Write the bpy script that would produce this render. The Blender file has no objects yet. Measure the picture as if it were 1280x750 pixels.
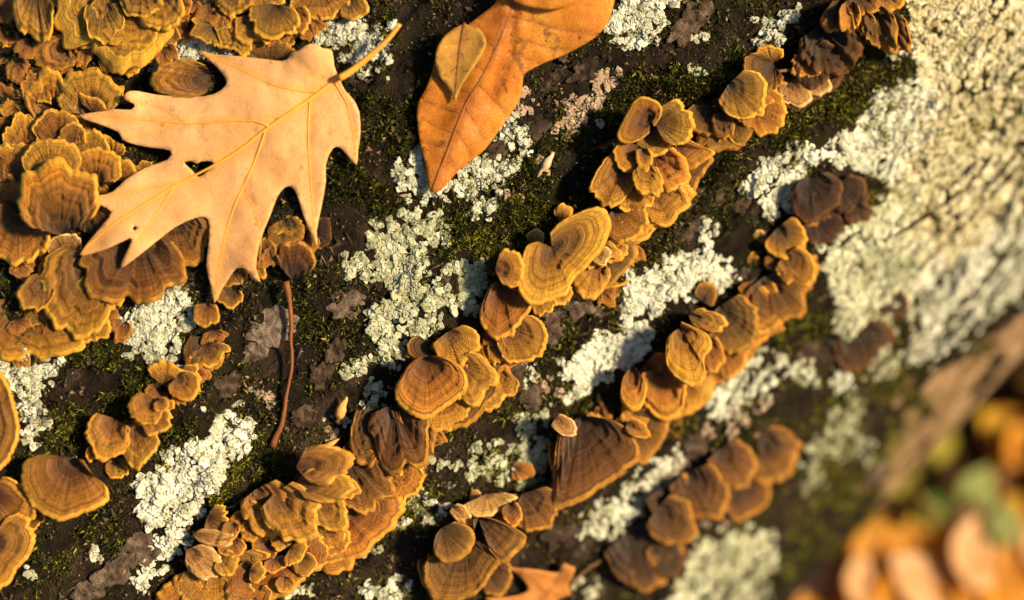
import bpy, math, random
import numpy as np
from mathutils import Matrix, Vector
from mathutils.geometry import delaunay_2d_cdt

# ------------------------------------------------------------------ camera, world, sun, exposure
S = bpy.context.scene
COL = S.collection
RAD = math.radians
R_LOG = 0.45                                   # the log's radius in metres; it lies along X with its axis at z = R_LOG
ELEV, ROLL = RAD(40), RAD(47)
X = np.array((1.0, 0, 0))
B = np.array((0, -math.sin(ELEV), math.cos(ELEV)))            # towards the camera
D = np.array((0, -math.cos(ELEV), -math.sin(ELEV)))           # down across the log
RIGHT = math.cos(ROLL) * X + math.sin(ROLL) * D
UP = math.sin(ROLL) * X - math.cos(ROLL) * D
AXIS0 = np.array((0, 0, R_LOG))
CAM = AXIS0 + 1.20 * B + 0.128 * D
FPX = 50 / 36 * 1280                                          # focal length in pixels of the 1280 wide photograph

cam_data = bpy.data.cameras.new('camera')
cam = bpy.data.objects.new('camera', cam_data)
COL.objects.link(cam)
cam.matrix_world = Matrix(((RIGHT[0], UP[0], B[0], CAM[0]), (RIGHT[1], UP[1], B[1], CAM[1]), (RIGHT[2], UP[2], B[2], CAM[2]), (0, 0, 0, 1)))
cam_data.lens, cam_data.sensor_width = 50, 36
cam_data.clip_start, cam_data.clip_end = 0.01, 300
cam_data.dof.use_dof = True
cam_data.dof.focus_distance = 0.757
cam_data.dof.aperture_fstop = 1.5
S.camera = cam

to_sun = 0.73 * RIGHT + 0.13 * UP + 0.63 * B
to_sun /= np.linalg.norm(to_sun)
sun_elev = math.asin(to_sun[2])
sun_az = math.atan2(to_sun[0], to_sun[1])                     # clockwise from +Y
world = bpy.data.worlds.new('World')
S.world = world
world.use_nodes = True
wn = world.node_tree
sky = wn.nodes.new('ShaderNodeTexSky')
sky.sky_type = 'NISHITA'
sky.sun_disc = False
sky.sun_elevation = sun_elev
sky.sun_rotation = sun_az
wn.links.new(sky.outputs[0], wn.nodes['Background'].inputs[0])
wn.nodes['Background'].inputs[1].default_value = 0.06
sun_data = bpy.data.lights.new('sun', 'SUN')
sun_data.energy = 4.6
sun_data.angle = RAD(8)
sun_data.color = (1.0, 0.76, 0.43)
sun = bpy.data.objects.new('sun', sun_data)
COL.objects.link(sun)
sun.rotation_euler = Vector(to_sun).to_track_quat('Z', 'Y').to_euler()
sun.location = (0, -3, 4)
S.view_settings.view_transform = 'Standard'
S.view_settings.look = 'None'
S.view_settings.gamma = 1
S.view_settings.exposure = 0.92
S.cycles.max_bounces = 6

# ------------------------------------------------------------------ helpers
rng = np.random.default_rng(11)
random.seed(5)


def hash2(ix, iy, seed):
    h = (ix * 374761393 + iy * 668265263 + seed * 974634777) & 0xFFFFFFFF
    h = ((h ^ (h >> 13)) * 1274126177) & 0xFFFFFFFF
    return ((h ^ (h >> 16)) & 0xFFFF) / 65535.0


def noise(x, y, seed=0):                                      # smooth value noise, 0..1
    x, y = np.asarray(x, float), np.asarray(y, float)
    ix, iy = np.floor(x).astype(np.int64), np.floor(y).astype(np.int64)
    fx, fy = x - ix, y - iy
    fx, fy = fx * fx * fx * (fx * (fx * 6 - 15) + 10), fy * fy * fy * (fy * (fy * 6 - 15) + 10)
    a, b = hash2(ix, iy, seed), hash2(ix + 1, iy, seed)
    c, d = hash2(ix, iy + 1, seed), hash2(ix + 1, iy + 1, seed)
    return (a + (b - a) * fx) * (1 - fy) + (c + (d - c) * fx) * fy


def fbm(x, y, seed=0, octaves=3):
    v, a, tot = 0, 1, 0
    for k in range(octaves):
        v = v + a * noise(np.asarray(x) * 2 ** k, np.asarray(y) * 2 ** k, seed + 17 * k)
        tot += a
        a *= 0.5
    return v / tot


def bark_height(x, s):                                        # relief of the bark over the smooth cylinder, metres
    wx, ws = x + 0.02 * (noise(x * 14, s * 14, 3) - .5), s + 0.022 * (noise(x * 12, s * 12, 4) - .5)
    ridge = 1 - np.abs(2 * noise(wx * 9, ws * 34, 5) - 1)
    ridge2 = 1 - np.abs(2 * noise(wx * 26, ws * 85, 6) - 1)
    h = 0.0050 * ridge ** 2 + 0.0022 * ridge2 ** 2 + 0.0035 * (noise(x * 22, s * 26, 7) - .5)
    h = h + 0.0030 * (fbm(x * 110, s * 190, 8, 2) - .5) + 0.0016 * (noise(x * 300, s * 420, 9) - .5)
    return h


def ray_dirs(px, py):
    px, py = np.asarray(px, float), np.asarray(py, float)
    d = ((px - 640) / FPX)[..., None] * RIGHT - ((py - 375) / FPX)[..., None] * UP - B
    return d / np.linalg.norm(d, axis=-1, keepdims=True)


def on_log(px, py, h=0.0):
    """the point h metres above the log's smooth surface on the sight line of a photograph pixel"""
    d = ray_dirs(px, py)
    r = R_LOG + np.asarray(h, float)
    oy, oz = CAM[1], CAM[2] - R_LOG
    a = d[..., 1] ** 2 + d[..., 2] ** 2
    b = oy * d[..., 1] + oz * d[..., 2]
    c = oy * oy + oz * oz - r * r
    disc = b * b - a * c
    t = (-b - np.sqrt(np.maximum(disc, 0))) / a
    return CAM + t[..., None] * d, disc > 0


def log_coords(p):                                            # along the axis, round the girth
    return p[..., 0], R_LOG * np.arctan2(-p[..., 1], p[..., 2] - R_LOG)


def log_point(x, s, h):
    a = s / R_LOG
    r = R_LOG + h
    return np.stack([x + 0 * a, -r * np.sin(a), R_LOG + r * np.cos(a)], -1)


def log_normal(p):
    n = p - AXIS0
    n = n * np.array((0, 1, 1))
    return n / np.linalg.norm(n, axis=-1, keepdims=True)


def on_bark(px, py, h=0.0):
    p, ok = on_log(px, py, 0.002)
    x, s = log_coords(p)
    return on_log(px, py, bark_height(x, s) + h)


def to_px(p):
    v = p - CAM
    z = -(v @ B)
    return 640 + FPX * (v @ RIGHT) / z, 375 - FPX * (v @ UP) / z


def on_ground(px, py, z=0.0):
    d = ray_dirs(px, py)
    t = (z - CAM[2]) / d[..., 2]
    return CAM + t[..., None] * d


def inside(px, py, poly):
    px, py = np.asarray(px, float), np.asarray(py, float)
    r = np.zeros(px.shape, bool)
    n = len(poly)
    for i in range(n):
        (x0, y0), (x1, y1) = poly[i], poly[(i + 1) % n]
        if y0 == y1:
            continue
        r ^= ((y0 > py) != (y1 > py)) & (px < (x1 - x0) * (py - y0) / (y1 - y0) + x0)
    return r


def catmull(pts, n=4, closed=True):
    P = np.array(pts, float)
    m = len(P)
    out = []
    for i in range(m if closed else m - 1):
        if closed:
            p0, p1, p2, p3 = P[(i - 1) % m], P[i], P[(i + 1) % m], P[(i + 2) % m]
        else:
            p0, p1, p2, p3 = P[max(i - 1, 0)], P[i], P[i + 1], P[min(i + 2, m - 1)]
        for k in range(n):
            t = k / n
            out.append(.5 * ((2 * p1) + (p2 - p0) * t + (2 * p0 - 5 * p1 + 4 * p2 - p3) * t * t + (3 * p1 - p0 - 3 * p2 + p3) * t ** 3))
    if not closed:
        out.append(P[-1])
    return np.array(out)


def resample(pts, n):
    seg = np.linalg.norm(np.diff(pts, axis=0), axis=1)
    L = np.concatenate([[0], np.cumsum(seg)])
    q = np.linspace(0, L[-1], n)
    return np.stack([np.interp(q, L, pts[:, 0]), np.interp(q, L, pts[:, 1])], -1)


def mesh(name, verts, faces, uv=None, attrs=None, smooth=True):
    """numpy faces (all of one size) or a list of them -> mesh data"""
    me = bpy.data.meshes.new(name)
    verts = np.ascontiguousarray(verts, np.float32)
    if isinstance(faces, np.ndarray):
        groups = [faces]
    else:
        groups = [np.asarray(f, np.int32) for f in faces if len(f)]
    nl = sum(g.size for g in groups)
    nf = sum(len(g) for g in groups)
    me.vertices.add(len(verts))
    me.vertices.foreach_set('co', verts.ravel())
    me.loops.add(nl)
    li = np.concatenate([g.ravel() for g in groups]).astype(np.int32)
    me.loops.foreach_set('vertex_index', li)
    me.polygons.add(nf)
    tot = np.concatenate([np.full(len(g), g.shape[1], np.int32) for g in groups])
    me.polygons.foreach_set('loop_start', np.concatenate([[0], np.cumsum(tot)[:-1]]).astype(np.int32))
    me.polygons.foreach_set('use_smooth', np.full(nf, smooth, bool))
    if uv is not None:
        l = me.uv_layers.new(name='zone')
        l.data.foreach_set('uv', np.ascontiguousarray(np.asarray(uv, np.float32)[li]).ravel())
    for k, v in (attrs or {}).items():
        a = me.attributes.new(k, 'FLOAT', 'POINT')
        a.data.foreach_set('value', np.ascontiguousarray(v, np.float32))
    me.update(calc_edges=True)
    me.validate()
    return me


def tag(o, label=None, category=None, group=None, kind=None):
    for k, v in (('label', label), ('category', category), ('group', group), ('kind', kind)):
        if v:
            o[k] = v
    return o


def thing(name, at, label, category, group=None):
    o = bpy.data.objects.new(name, None)
    o.empty_display_size = 0.01
    COL.objects.link(o)
    o.location = at
    return tag(o, label, category, group)


def part(name, parent, verts, faces, mat, origin=None, **kw):
    """one mesh object; verts are world points, stored about the parent's origin"""
    org = np.array(parent.location if origin is None else origin) if parent is not None else np.array(origin if origin is not None else (0, 0, 0))
    o = bpy.data.objects.new(name, mesh(name, np.asarray(verts) - org, faces, **kw))
    COL.objects.link(o)
    o.data.materials.append(mat)
    if parent is not None:
        o.parent = parent
    else:
        o.location = org
    return o


def grid_faces(nr, nc, wrap=False):
    i, j = np.meshgrid(np.arange(nr - 1), np.arange(nc if wrap else nc - 1), indexing='ij')
    a = i * nc + j
    b = i * nc + (j + 1) % nc
    return np.stack([a, b, b + nc, a + nc], -1).reshape(-1, 4)


def tube(path, radii, sides=8):
    path = np.array(path)
    n = len(path)
    t = np.gradient(path, axis=0)
    t /= np.linalg.norm(t, axis=1, keepdims=True) + 1e-12
    ref = np.array(B)
    u = np.cross(t, ref)
    u /= np.linalg.norm(u, axis=1, keepdims=True) + 1e-12
    v = np.cross(t, u)
    a = np.linspace(0, 2 * math.pi, sides, endpoint=False)
    ring = np.cos(a)[None, :, None] * u[:, None] + np.sin(a)[None, :, None] * v[:, None]
    vs = (path[:, None] + ring * np.asarray(radii)[:, None, None]).reshape(-1, 3)
    caps = np.array([path[0], path[-1]])
    k = n * sides
    f0 = np.array([(k, (j + 1) % sides, j) for j in range(sides)])
    f1 = np.array([(k + 1, (n - 1) * sides + j, (n - 1) * sides + (j + 1) % sides) for j in range(sides)])
    return np.concatenate([vs, caps]), [grid_faces(n, sides, True), np.concatenate([f0, f1])]


# ------------------------------------------------------------------ materials
class Nodes:
    def __init__(self, name, rough=.85, spec=.25):
        self.m = bpy.data.materials.new(name)
        self.m.use_nodes = True
        self.t = self.m.node_tree
        self.p = self.t.nodes['Principled BSDF']
        self.p.inputs['Roughness'].default_value = rough
        self.p.inputs['Specular IOR Level'].default_value = spec

    def new(self, kind, **kw):
        n = self.t.nodes.new('ShaderNode' + kind)
        for k, v in kw.items():
            setattr(n, k, v)
        return n

    def put(self, sock, v):
        if hasattr(v, 'node'):
            self.t.links.new(v, sock)
        else:
            sock.default_value = v

    def math(self, op, a, b=0.0, c=0.0, clamp=False):
        n = self.new('Math', operation=op)
        n.use_clamp = clamp
        for s, v in zip(n.inputs, (a, b, c)):
            self.put(s, v)
        return n.outputs[0]

    def noise(self, vec, scale, detail=3, rough=.55, dist=0.0):
        n = self.new('TexNoise')
        self.put(n.inputs['Vector'], vec)
        n.inputs['Scale'].default_value = scale
        n.inputs['Detail'].default_value = detail
        n.inputs['Roughness'].default_value = rough
        n.inputs['Distortion'].default_value = dist
        return n.outputs[0]

    def noise1(self, w, scale, detail=2):
        n = self.new('TexNoise', noise_dimensions='1D')
        self.put(n.inputs['W'], w)
        n.inputs['Scale'].default_value = scale
        n.inputs['Detail'].default_value = detail
        return n.outputs[0]

    def ramp(self, fac, stops, interp='LINEAR'):
        n = self.new('ValToRGB')
        n.color_ramp.interpolation = interp
        e = n.color_ramp.elements
        while len(e) < len(stops):
            e.new(0.5)
        for el, (pos, c) in zip(e, stops):
            el.position = pos
            el.color = (*c, 1) if len(c) == 3 else c
        self.put(n.inputs[0], fac)
        return n.outputs[0]

    def mix(self, fac, a, b, mode='MIX'):
        n = self.new('Mix', data_type='RGBA', blend_type=mode)
        self.put(n.inputs[0], fac)
        for s, v in ((n.inputs[6], a), (n.inputs[7], b)):
            self.put(s, (*v, 1) if isinstance(v, tuple) and len(v) == 3 else v)
        return n.outputs[2]

    def gray(self, v):
        n = self.new('CombineColor')
        for s in n.inputs[:3]:
            self.put(s, v)
        return n.outputs[0]

    def bump(self, h, dist, strength=1.0):
        n = self.new('Bump')
        n.inputs['Strength'].default_value = strength
        n.inputs['Distance'].default_value = dist
        self.put(n.inputs['Height'], h)
        self.t.links.new(n.outputs[0], self.p.inputs['Normal'])

    def color(self, c):
        self.put(self.p.inputs['Base Color'], c)

    def obj(self):
        return self.new('TexCoord').outputs['Object']

    def rand(self):
        return self.new('ObjectInfo').outputs['Random']

    def attr(self, name):
        return self.new('Attribute', attribute_name=name).outputs['Fac']


def fungus_material(name, stops, dark=.62, pale=1.2, algae=0.0):
    """zoned cap: colour runs with the growth rings (zone.x) and with fine radial fibres (zone.y)"""
    n = Nodes(name, .82, .18)
    uv = n.new('UVMap', uv_map='zone').outputs[0]
    sep = n.new('SeparateXYZ')
    n.put(sep.inputs[0], uv)
    t, v = sep.outputs[0], sep.outputs[1]
    oc, rnd = n.obj(), n.rand()
    wob = n.math('SUBTRACT', n.noise(oc, 95, 3), .5)
    t2 = n.math('ADD', t, n.math('MULTIPLY', wob, .13))
    t3 = n.math('ADD', t2, n.math('MULTIPLY', n.math('SUBTRACT', rnd, .5), .14))
    col = n.ramp(t3, stops)
    w = n.math('ADD', n.math('MULTIPLY', t2, 1.0), n.math('MULTIPLY', rnd, 37.0))
    band = n.noise1(w, 9.0, 3)
    fine = n.noise1(n.math('ADD', n.math('MULTIPLY', n.math('ADD', t, n.math('MULTIPLY', wob, .05)), 1.0), n.math('MULTIPLY', rnd, 91.0)), 30.0, 2)
    bandc = n.ramp(band, [(.30, (dark,) * 3), (.50, (1, 1, 1)), (.72, (pale,) * 3)])
    col = n.mix(.85, col, bandc, 'MULTIPLY')
    col = n.mix(.75, col, n.ramp(fine, [(.30, (.55, .50, .45)), (.48, (1, 1, 1)), (.72, (1.22, 1.2, 1.12))]), 'MULTIPLY')
    comb = n.new('CombineXYZ')
    n.put(comb.inputs[0], n.math('MULTIPLY', v, 24.0))
    n.put(comb.inputs[1], n.math('MULTIPLY', t, 1.6))
    n.put(comb.inputs[2], n.math('MULTIPLY', rnd, 50.0))
    fib = n.noise(comb.outputs[0], 2.2, 4, .65, .3)
    col = n.mix(.75, col, n.ramp(fib, [(.25, (.50, .42, .34)), (.48, (1, 1, 1)), (.75, (1.28, 1.24, 1.12))]), 'MULTIPLY')
    mot = n.noise(oc, 330, 4, .7)
    col = n.mix(.55, col, n.ramp(mot, [(.30, (.55, .5, .45)), (.52, (1, 1, 1)), (.8, (1.25, 1.22, 1.15))]), 'MULTIPLY')
    if algae:
        g = n.noise(oc, 60, 3, .6)
        g = n.math('MULTIPLY', n.ramp(g, [(.45, (0, 0, 0)), (.62, (1, 1, 1))]), n.ramp(t, [(.55, (1, 1, 1)), (.9, (0, 0, 0))]))
        col = n.mix(n.math('MULTIPLY', g, algae), col, (.045, .042, .008))
    hue = n.new('HueSaturation')
    n.put(hue.inputs['Hue'], n.math('ADD', .487, n.math('MULTIPLY', rnd, .02)))
    n.put(hue.inputs['Value'], n.math('ADD', .68, n.math('MULTIPLY', n.math('FRACT', n.math('MULTIPLY', rnd, 7.3)), .48)))
    n.put(hue.inputs['Color'], col)
    n.color(hue.outputs[0])
    n.p.inputs['Sheen Weight'].default_value = .12
    h = n.math('ADD', n.math('ADD', n.math('MULTIPLY', band, .5), n.math('MULTIPLY', fine, .7)), n.math('ADD', n.math('MULTIPLY', fib, 1.1), n.math('MULTIPLY', mot, .5)))
    n.bump(h, .0016, 1.0)
    return n.m


GOLD = fungus_material('golden_cap', [(0, (.085, .032, .004)), (.32, (.20, .082, .008)), (.58, (.38, .175, .017)), (.82, (.50, .25, .022)), (1, (.58, .32, .04))])  # brown inner rings, deepened further to paint in the cap's shaded part
AMBER = fungus_material('amber_cap', [(0, (.10, .036, .004)), (.34, (.24, .092, .009)), (.62, (.40, .175, .017)), (.88, (.49, .23, .022)), (1, (.58, .31, .042))], .6)  # inner stops darkened the same way, growth colour plus painted shade
BROWN = fungus_material('brown_cap', [(0, (.038, .016, .003)), (.35, (.088, .037, .005)), (.7, (.165, .073, .009)), (.92, (.28, .128, .015)), (1, (.42, .21, .035))], .5)
DARK = fungus_material('dark_cap', [(0, (.016, .007, .002)), (.5, (.038, .015, .004)), (.85, (.075, .029, .007)), (1, (.16, .07, .018))], .5)  # dark brown, lowered further to carry the shade low on the flank
OLIVE = fungus_material('olive_cap', [(0, (.055, .024, .004)), (.32, (.15, .068, .008)), (.58, (.33, .155, .016)), (.82, (.49, .245, .02)), (1, (.58, .32, .038))], .5, 1.25, .5)
PALE = fungus_material('pale_cap', [(0, (.26, .125, .03)), (.5, (.44, .23, .06)), (1, (.62, .38, .13))], .6)
FUNGUS = {'g': GOLD, 'a': AMBER, 'b': BROWN, 'd': DARK, 'o': OLIVE, 'p': PALE}


def margin_material(name, c0, c1):
    n = Nodes(name, .8, .2)
    oc = n.obj()
    n.color(n.mix(n.ramp(n.noise(oc, 260, 4, .7), [(.35, (0, 0, 0)), (.7, (1, 1, 1))]), c0, c1))
    n.bump(n.noise(oc, 700, 3, .7), .0006, .8)
    return n.m


MARGIN = {'g': margin_material('gold_rim', (.44, .21, .02), (.62, .35, .06)), 'a': margin_material('amber_rim', (.42, .19, .02), (.60, .33, .06)),
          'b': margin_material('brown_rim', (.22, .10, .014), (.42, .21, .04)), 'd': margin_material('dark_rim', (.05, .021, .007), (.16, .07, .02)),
          'o': margin_material('olive_rim', (.42, .20, .018), (.60, .35, .05)), 'p': margin_material('pale_rim', (.5, .29, .11), (.68, .45, .21))}
PORES = margin_material('pore_layer', (.33, .19, .08), (.50, .33, .17))


def bark_material():
    n = Nodes('bark', .9, .2)
    oc = n.obj()
    mp = n.new('Mapping')
    n.put(mp.inputs[0], oc)
    mp.inputs['Scale'].default_value = (.35, 1, 1)
    a = n.noise(mp.outputs[0], 30, 6, .62, .6)
    b = n.noise(oc, 160, 5, .68)
    c = n.noise(oc, 650, 4, .7)
    col = n.ramp(a, [(.32, (.006, .004, .003)), (.48, (.014, .009, .006)), (.61, (.044, .028, .021)), (.74, (.14, .094, .072))])
    col = n.mix(.8, col, n.ramp(b, [(.3, (.35, .33, .3)), (.5, (1, 1, 1)), (.72, (1.7, 1.6, 1.45))]), 'MULTIPLY')
    col = n.mix(.7, col, n.ramp(c, [(.32, (.45, .42, .4)), (.52, (1, 1, 1)), (.74, (1.8, 1.65, 1.4))]), 'MULTIPLY')
    g = n.ramp(n.noise(oc, 42, 4, .6), [(.50, (0, 0, 0)), (.62, (1, 1, 1))])
    col = n.mix(n.math('MULTIPLY', g, .6), col, (.022, .026, .005))
    bare = n.attr('bare')
    wood = n.ramp(n.noise(mp.outputs[0], 85, 5, .65, .5), [(.3, (.2, .11, .05)), (.5, (.46, .30, .18)), (.7, (.66, .48, .33))])
    col = n.mix(bare, col, wood)
    n.color(col)
    crag = n.new('TexVoronoi', feature='F1')
    n.put(crag.inputs['Vector'], n.mix(.012, mp.outputs[0], n.new('TexNoise').outputs[1], 'ADD'))
    crag.inputs['Scale'].default_value = 240
    h = n.math('ADD', n.math('MULTIPLY', b, 1.6), n.math('ADD', n.math('MULTIPLY', c, .9), n.math('MULTIPLY', crag.outputs['Distance'], -.7)))
    n.bump(h, .0045, 1.0)
    return n.m


BARK = bark_material()


def toned(name, stops, rough=.85, spec=.2, scale=900, rel=.0006):
    """pigment picked per piece by the mesh attribute 'tone'"""
    n = Nodes(name, rough, spec)
    oc = n.obj()
    t = n.math('ADD', n.attr('tone'), n.math('MULTIPLY', n.math('SUBTRACT', n.noise(oc, scale, 3, .7), .5), .35))
    n.color(n.ramp(t, stops))
    n.bump(n.noise(oc, scale * 1.3, 4, .7), rel, .9)
    return n.m


MOSS = toned('moss', [(0, (.006, .008, .002)), (.45, (.020, .026, .004)), (.72, (.075, .080, .008)), (1, (.24, .22, .022))], .7, .25, 200)
DEBRIS = toned('debris', [(0, (.02, .013, .010)), (.3, (.09, .058, .042)), (.55, (.22, .14, .085)), (.8, (.42, .28, .14)), (1, (.55, .44, .32))])
PLATE = toned('bark_scale', [(0, (.012, .008, .006)), (.35, (.045, .030, .023)), (.65, (.11, .078, .062)), (1, (.24, .19, .16))], .9, .2, 260, .003)
LICHEN = {'w': toned('white_lichen', [(0, (.11, .11, .055)), (.25, (.29, .30, .22)), (.6, (.49, .515, .45)), (1, (.70, .72, .67))], .85, .15),
          'g': toned('grey_green_lichen', [(0, (.085, .095, .045)), (.3, (.25, .27, .175)), (.65, (.44, .465, .36)), (1, (.62, .64, .52))], .85, .15),
          't': toned('cream_lichen', [(0, (.16, .14, .055)), (.3, (.35, .31, .18)), (.62, (.51, .475, .33)), (1, (.66, .64, .50))], .85, .15),
          'k': toned('pinkish_lichen', [(0, (.16, .10, .075)), (.5, (.38, .28, .22)), (1, (.56, .46, .38))], .85, .15)}

# ------------------------------------------------------------------ the log
BARE = [(1310, 370), (1262, 404), (1215, 436), (1172, 466), (1140, 500), (1112, 540), (1090, 590), (1120, 640), (1300, 560), (1400, 500), (1400, 330)]


def axis_of(vals_fine, lo, hi, step):
    fine = np.arange(-vals_fine, vals_fine + 1e-9, .0018)
    return np.concatenate([np.arange(lo, -vals_fine - .001, step), fine, np.arange(vals_fine + step, hi, step)])


def build_log():
    root = thing('fallen_log', (0, 0, R_LOG), 'massive fallen log covered in bracket fungi, moss and pale lichen', 'log')
    xs = axis_of(.40, -1.3, 1.31, .02)
    a0 = ELEV                                                     # camera-facing girth angle
    fine = np.arange(a0 - RAD(42), a0 + RAD(92), .0019 / R_LOG)
    rest = np.linspace(a0 + RAD(92) + .02, a0 - RAD(42) + 2 * math.pi - .02, 120)
    an = np.concatenate([fine, rest])
    Xg, Ag = np.meshgrid(xs, an, indexing='ij')
    Sg = R_LOG * Ag
    Hg = bark_height(Xg, Sg)
    # close the seam: fade the relief to nothing on the hidden side
    hid = (Ag > a0 + RAD(95))
    Hg = np.where(hid, Hg * .5, Hg)
    P = log_point(Xg, Sg, Hg)
    flat = P.reshape(-1, 3)
    px, py = to_px(flat)
    # the strip low on the flank that has lost its bark, with a ragged upper edge
    gx_, gs_ = Xg.ravel(), Sg.ravel()
    jx, jy = 110 * (fbm(gx_ * 40, gs_ * 60, 31, 4) - .5), 110 * (fbm(gx_ * 40, gs_ * 60, 32, 4) - .5)
    bare = inside(px + jx, py + jy, BARE) & (fbm(gx_ * 45, gs_ * 75, 33, 4) > .45) & (np.abs(Ag.ravel() - a0) < RAD(95))
    n, m = Xg.shape
    ends = []
    k = len(flat)
    vs = np.concatenate([flat, [(xs[0], 0, R_LOG), (xs[-1], 0, R_LOG)]])
    ends = [(k, j, (j + 1) % m) for j in range(m)] + [(k + 1, (n - 1) * m + (j + 1) % m, (n - 1) * m + j) for j in range(m)]
    part('bark', root, vs, [grid_faces(n, m, True), np.array(ends)], BARK, attrs={'bare': np.concatenate([bare.astype(float), [0, 0]])})
    return root


LOG = build_log()

# ------------------------------------------------------------------ the forest floor
def soil_material():
    n = Nodes('soil', .95, .1)
    oc = n.obj()
    a = n.noise(oc, 14, 6, .65)
    n.color(n.ramp(a, [(.3, (.012, .008, .005)), (.55, (.045, .026, .012)), (.75, (.11, .06, .022))]))
    n.bump(n.noise(oc, 60, 5, .7), .01, .8)
    return n.m


g = np.concatenate([-np.geomspace(1.6, 120, 24)[::-1], np.arange(-1.5, 1.51, .025), np.geomspace(1.6, 120, 24)])
GX, GY = np.meshgrid(g, g, indexing='ij')
GZ = .03 * (fbm(GX * 5, GY * 5, 41) - .5) + .012 * (fbm(GX * 22, GY * 22, 42) - .5)
SUN_BANK_P = on_ground(1160, 700, .085)  # leaf bank added and sloped so its leaves catch the sun
_hz = to_sun * np.array((1, 1, 0))
SUN_BANK_N = _hz / np.linalg.norm(_hz) * .52 + np.array((0, 0, .85))
SUN_BANK_N /= np.linalg.norm(SUN_BANK_N)


def on_sun_bank(px, py, lift=0.0):                               # where a sight line meets the bank added to face the sun
    d = ray_dirs(px, py)
    t = ((SUN_BANK_P + SUN_BANK_N * lift - CAM) @ SUN_BANK_N) / (d @ SUN_BANK_N)
    return CAM + t * d


_pl = SUN_BANK_P[2] - ((GX - SUN_BANK_P[0]) * SUN_BANK_N[0] + (GY - SUN_BANK_P[1]) * SUN_BANK_N[1]) / SUN_BANK_N[2] - .012
_fall = np.exp(-(((GX - SUN_BANK_P[0]) ** 2 + (GY - SUN_BANK_P[1]) ** 2) / .24 ** 2) ** 2)
GZ = GZ + np.clip(_pl, 0, .2) * _fall
GZ = np.where((np.abs(GX) < 3) & (np.abs(GY) < 3), GZ, 0) - .02
tag(part('ground', None, np.stack([GX, GY, GZ], -1).reshape(-1, 3), grid_faces(len(g), len(g)), soil_material()), kind='structure')

# ------------------------------------------------------------------ bracket fungi
MM = .001


def fan_outline(ax, ay, tx, ty, W, k, am, na, seed, lob):
    L = math.hypot(tx - ax, ty - ay)
    ux, uy = (tx - ax) / L, (ty - ay) / L
    a = np.linspace(-am, am, na)
    r = 1 + lob * (2.0 * (noise(a * 1.5 + seed * 3.7, a * 0, seed) - .5) + 1.0 * (noise(a * 4.2 + seed, a * 0, seed + 1) - .5) + .45 * (noise(a * 11 + seed, a * 0, seed + 2) - .5))
    nl = min(2.6, max(1.0, W / 34.0))
    r = r * (1 - .085 * (1 - np.abs(np.sin(a * nl + seed * 1.7)) ** .45) * (.4 + noise(a * 2 + seed, a * 0, seed + 8)))
    u = L * (k + (1 - k) * np.cos(a)) * r
    v = W / 2 * np.sin(a) * r
    return np.stack([ax + u * ux - v * uy, ay + u * uy + v * ux], -1)


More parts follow.
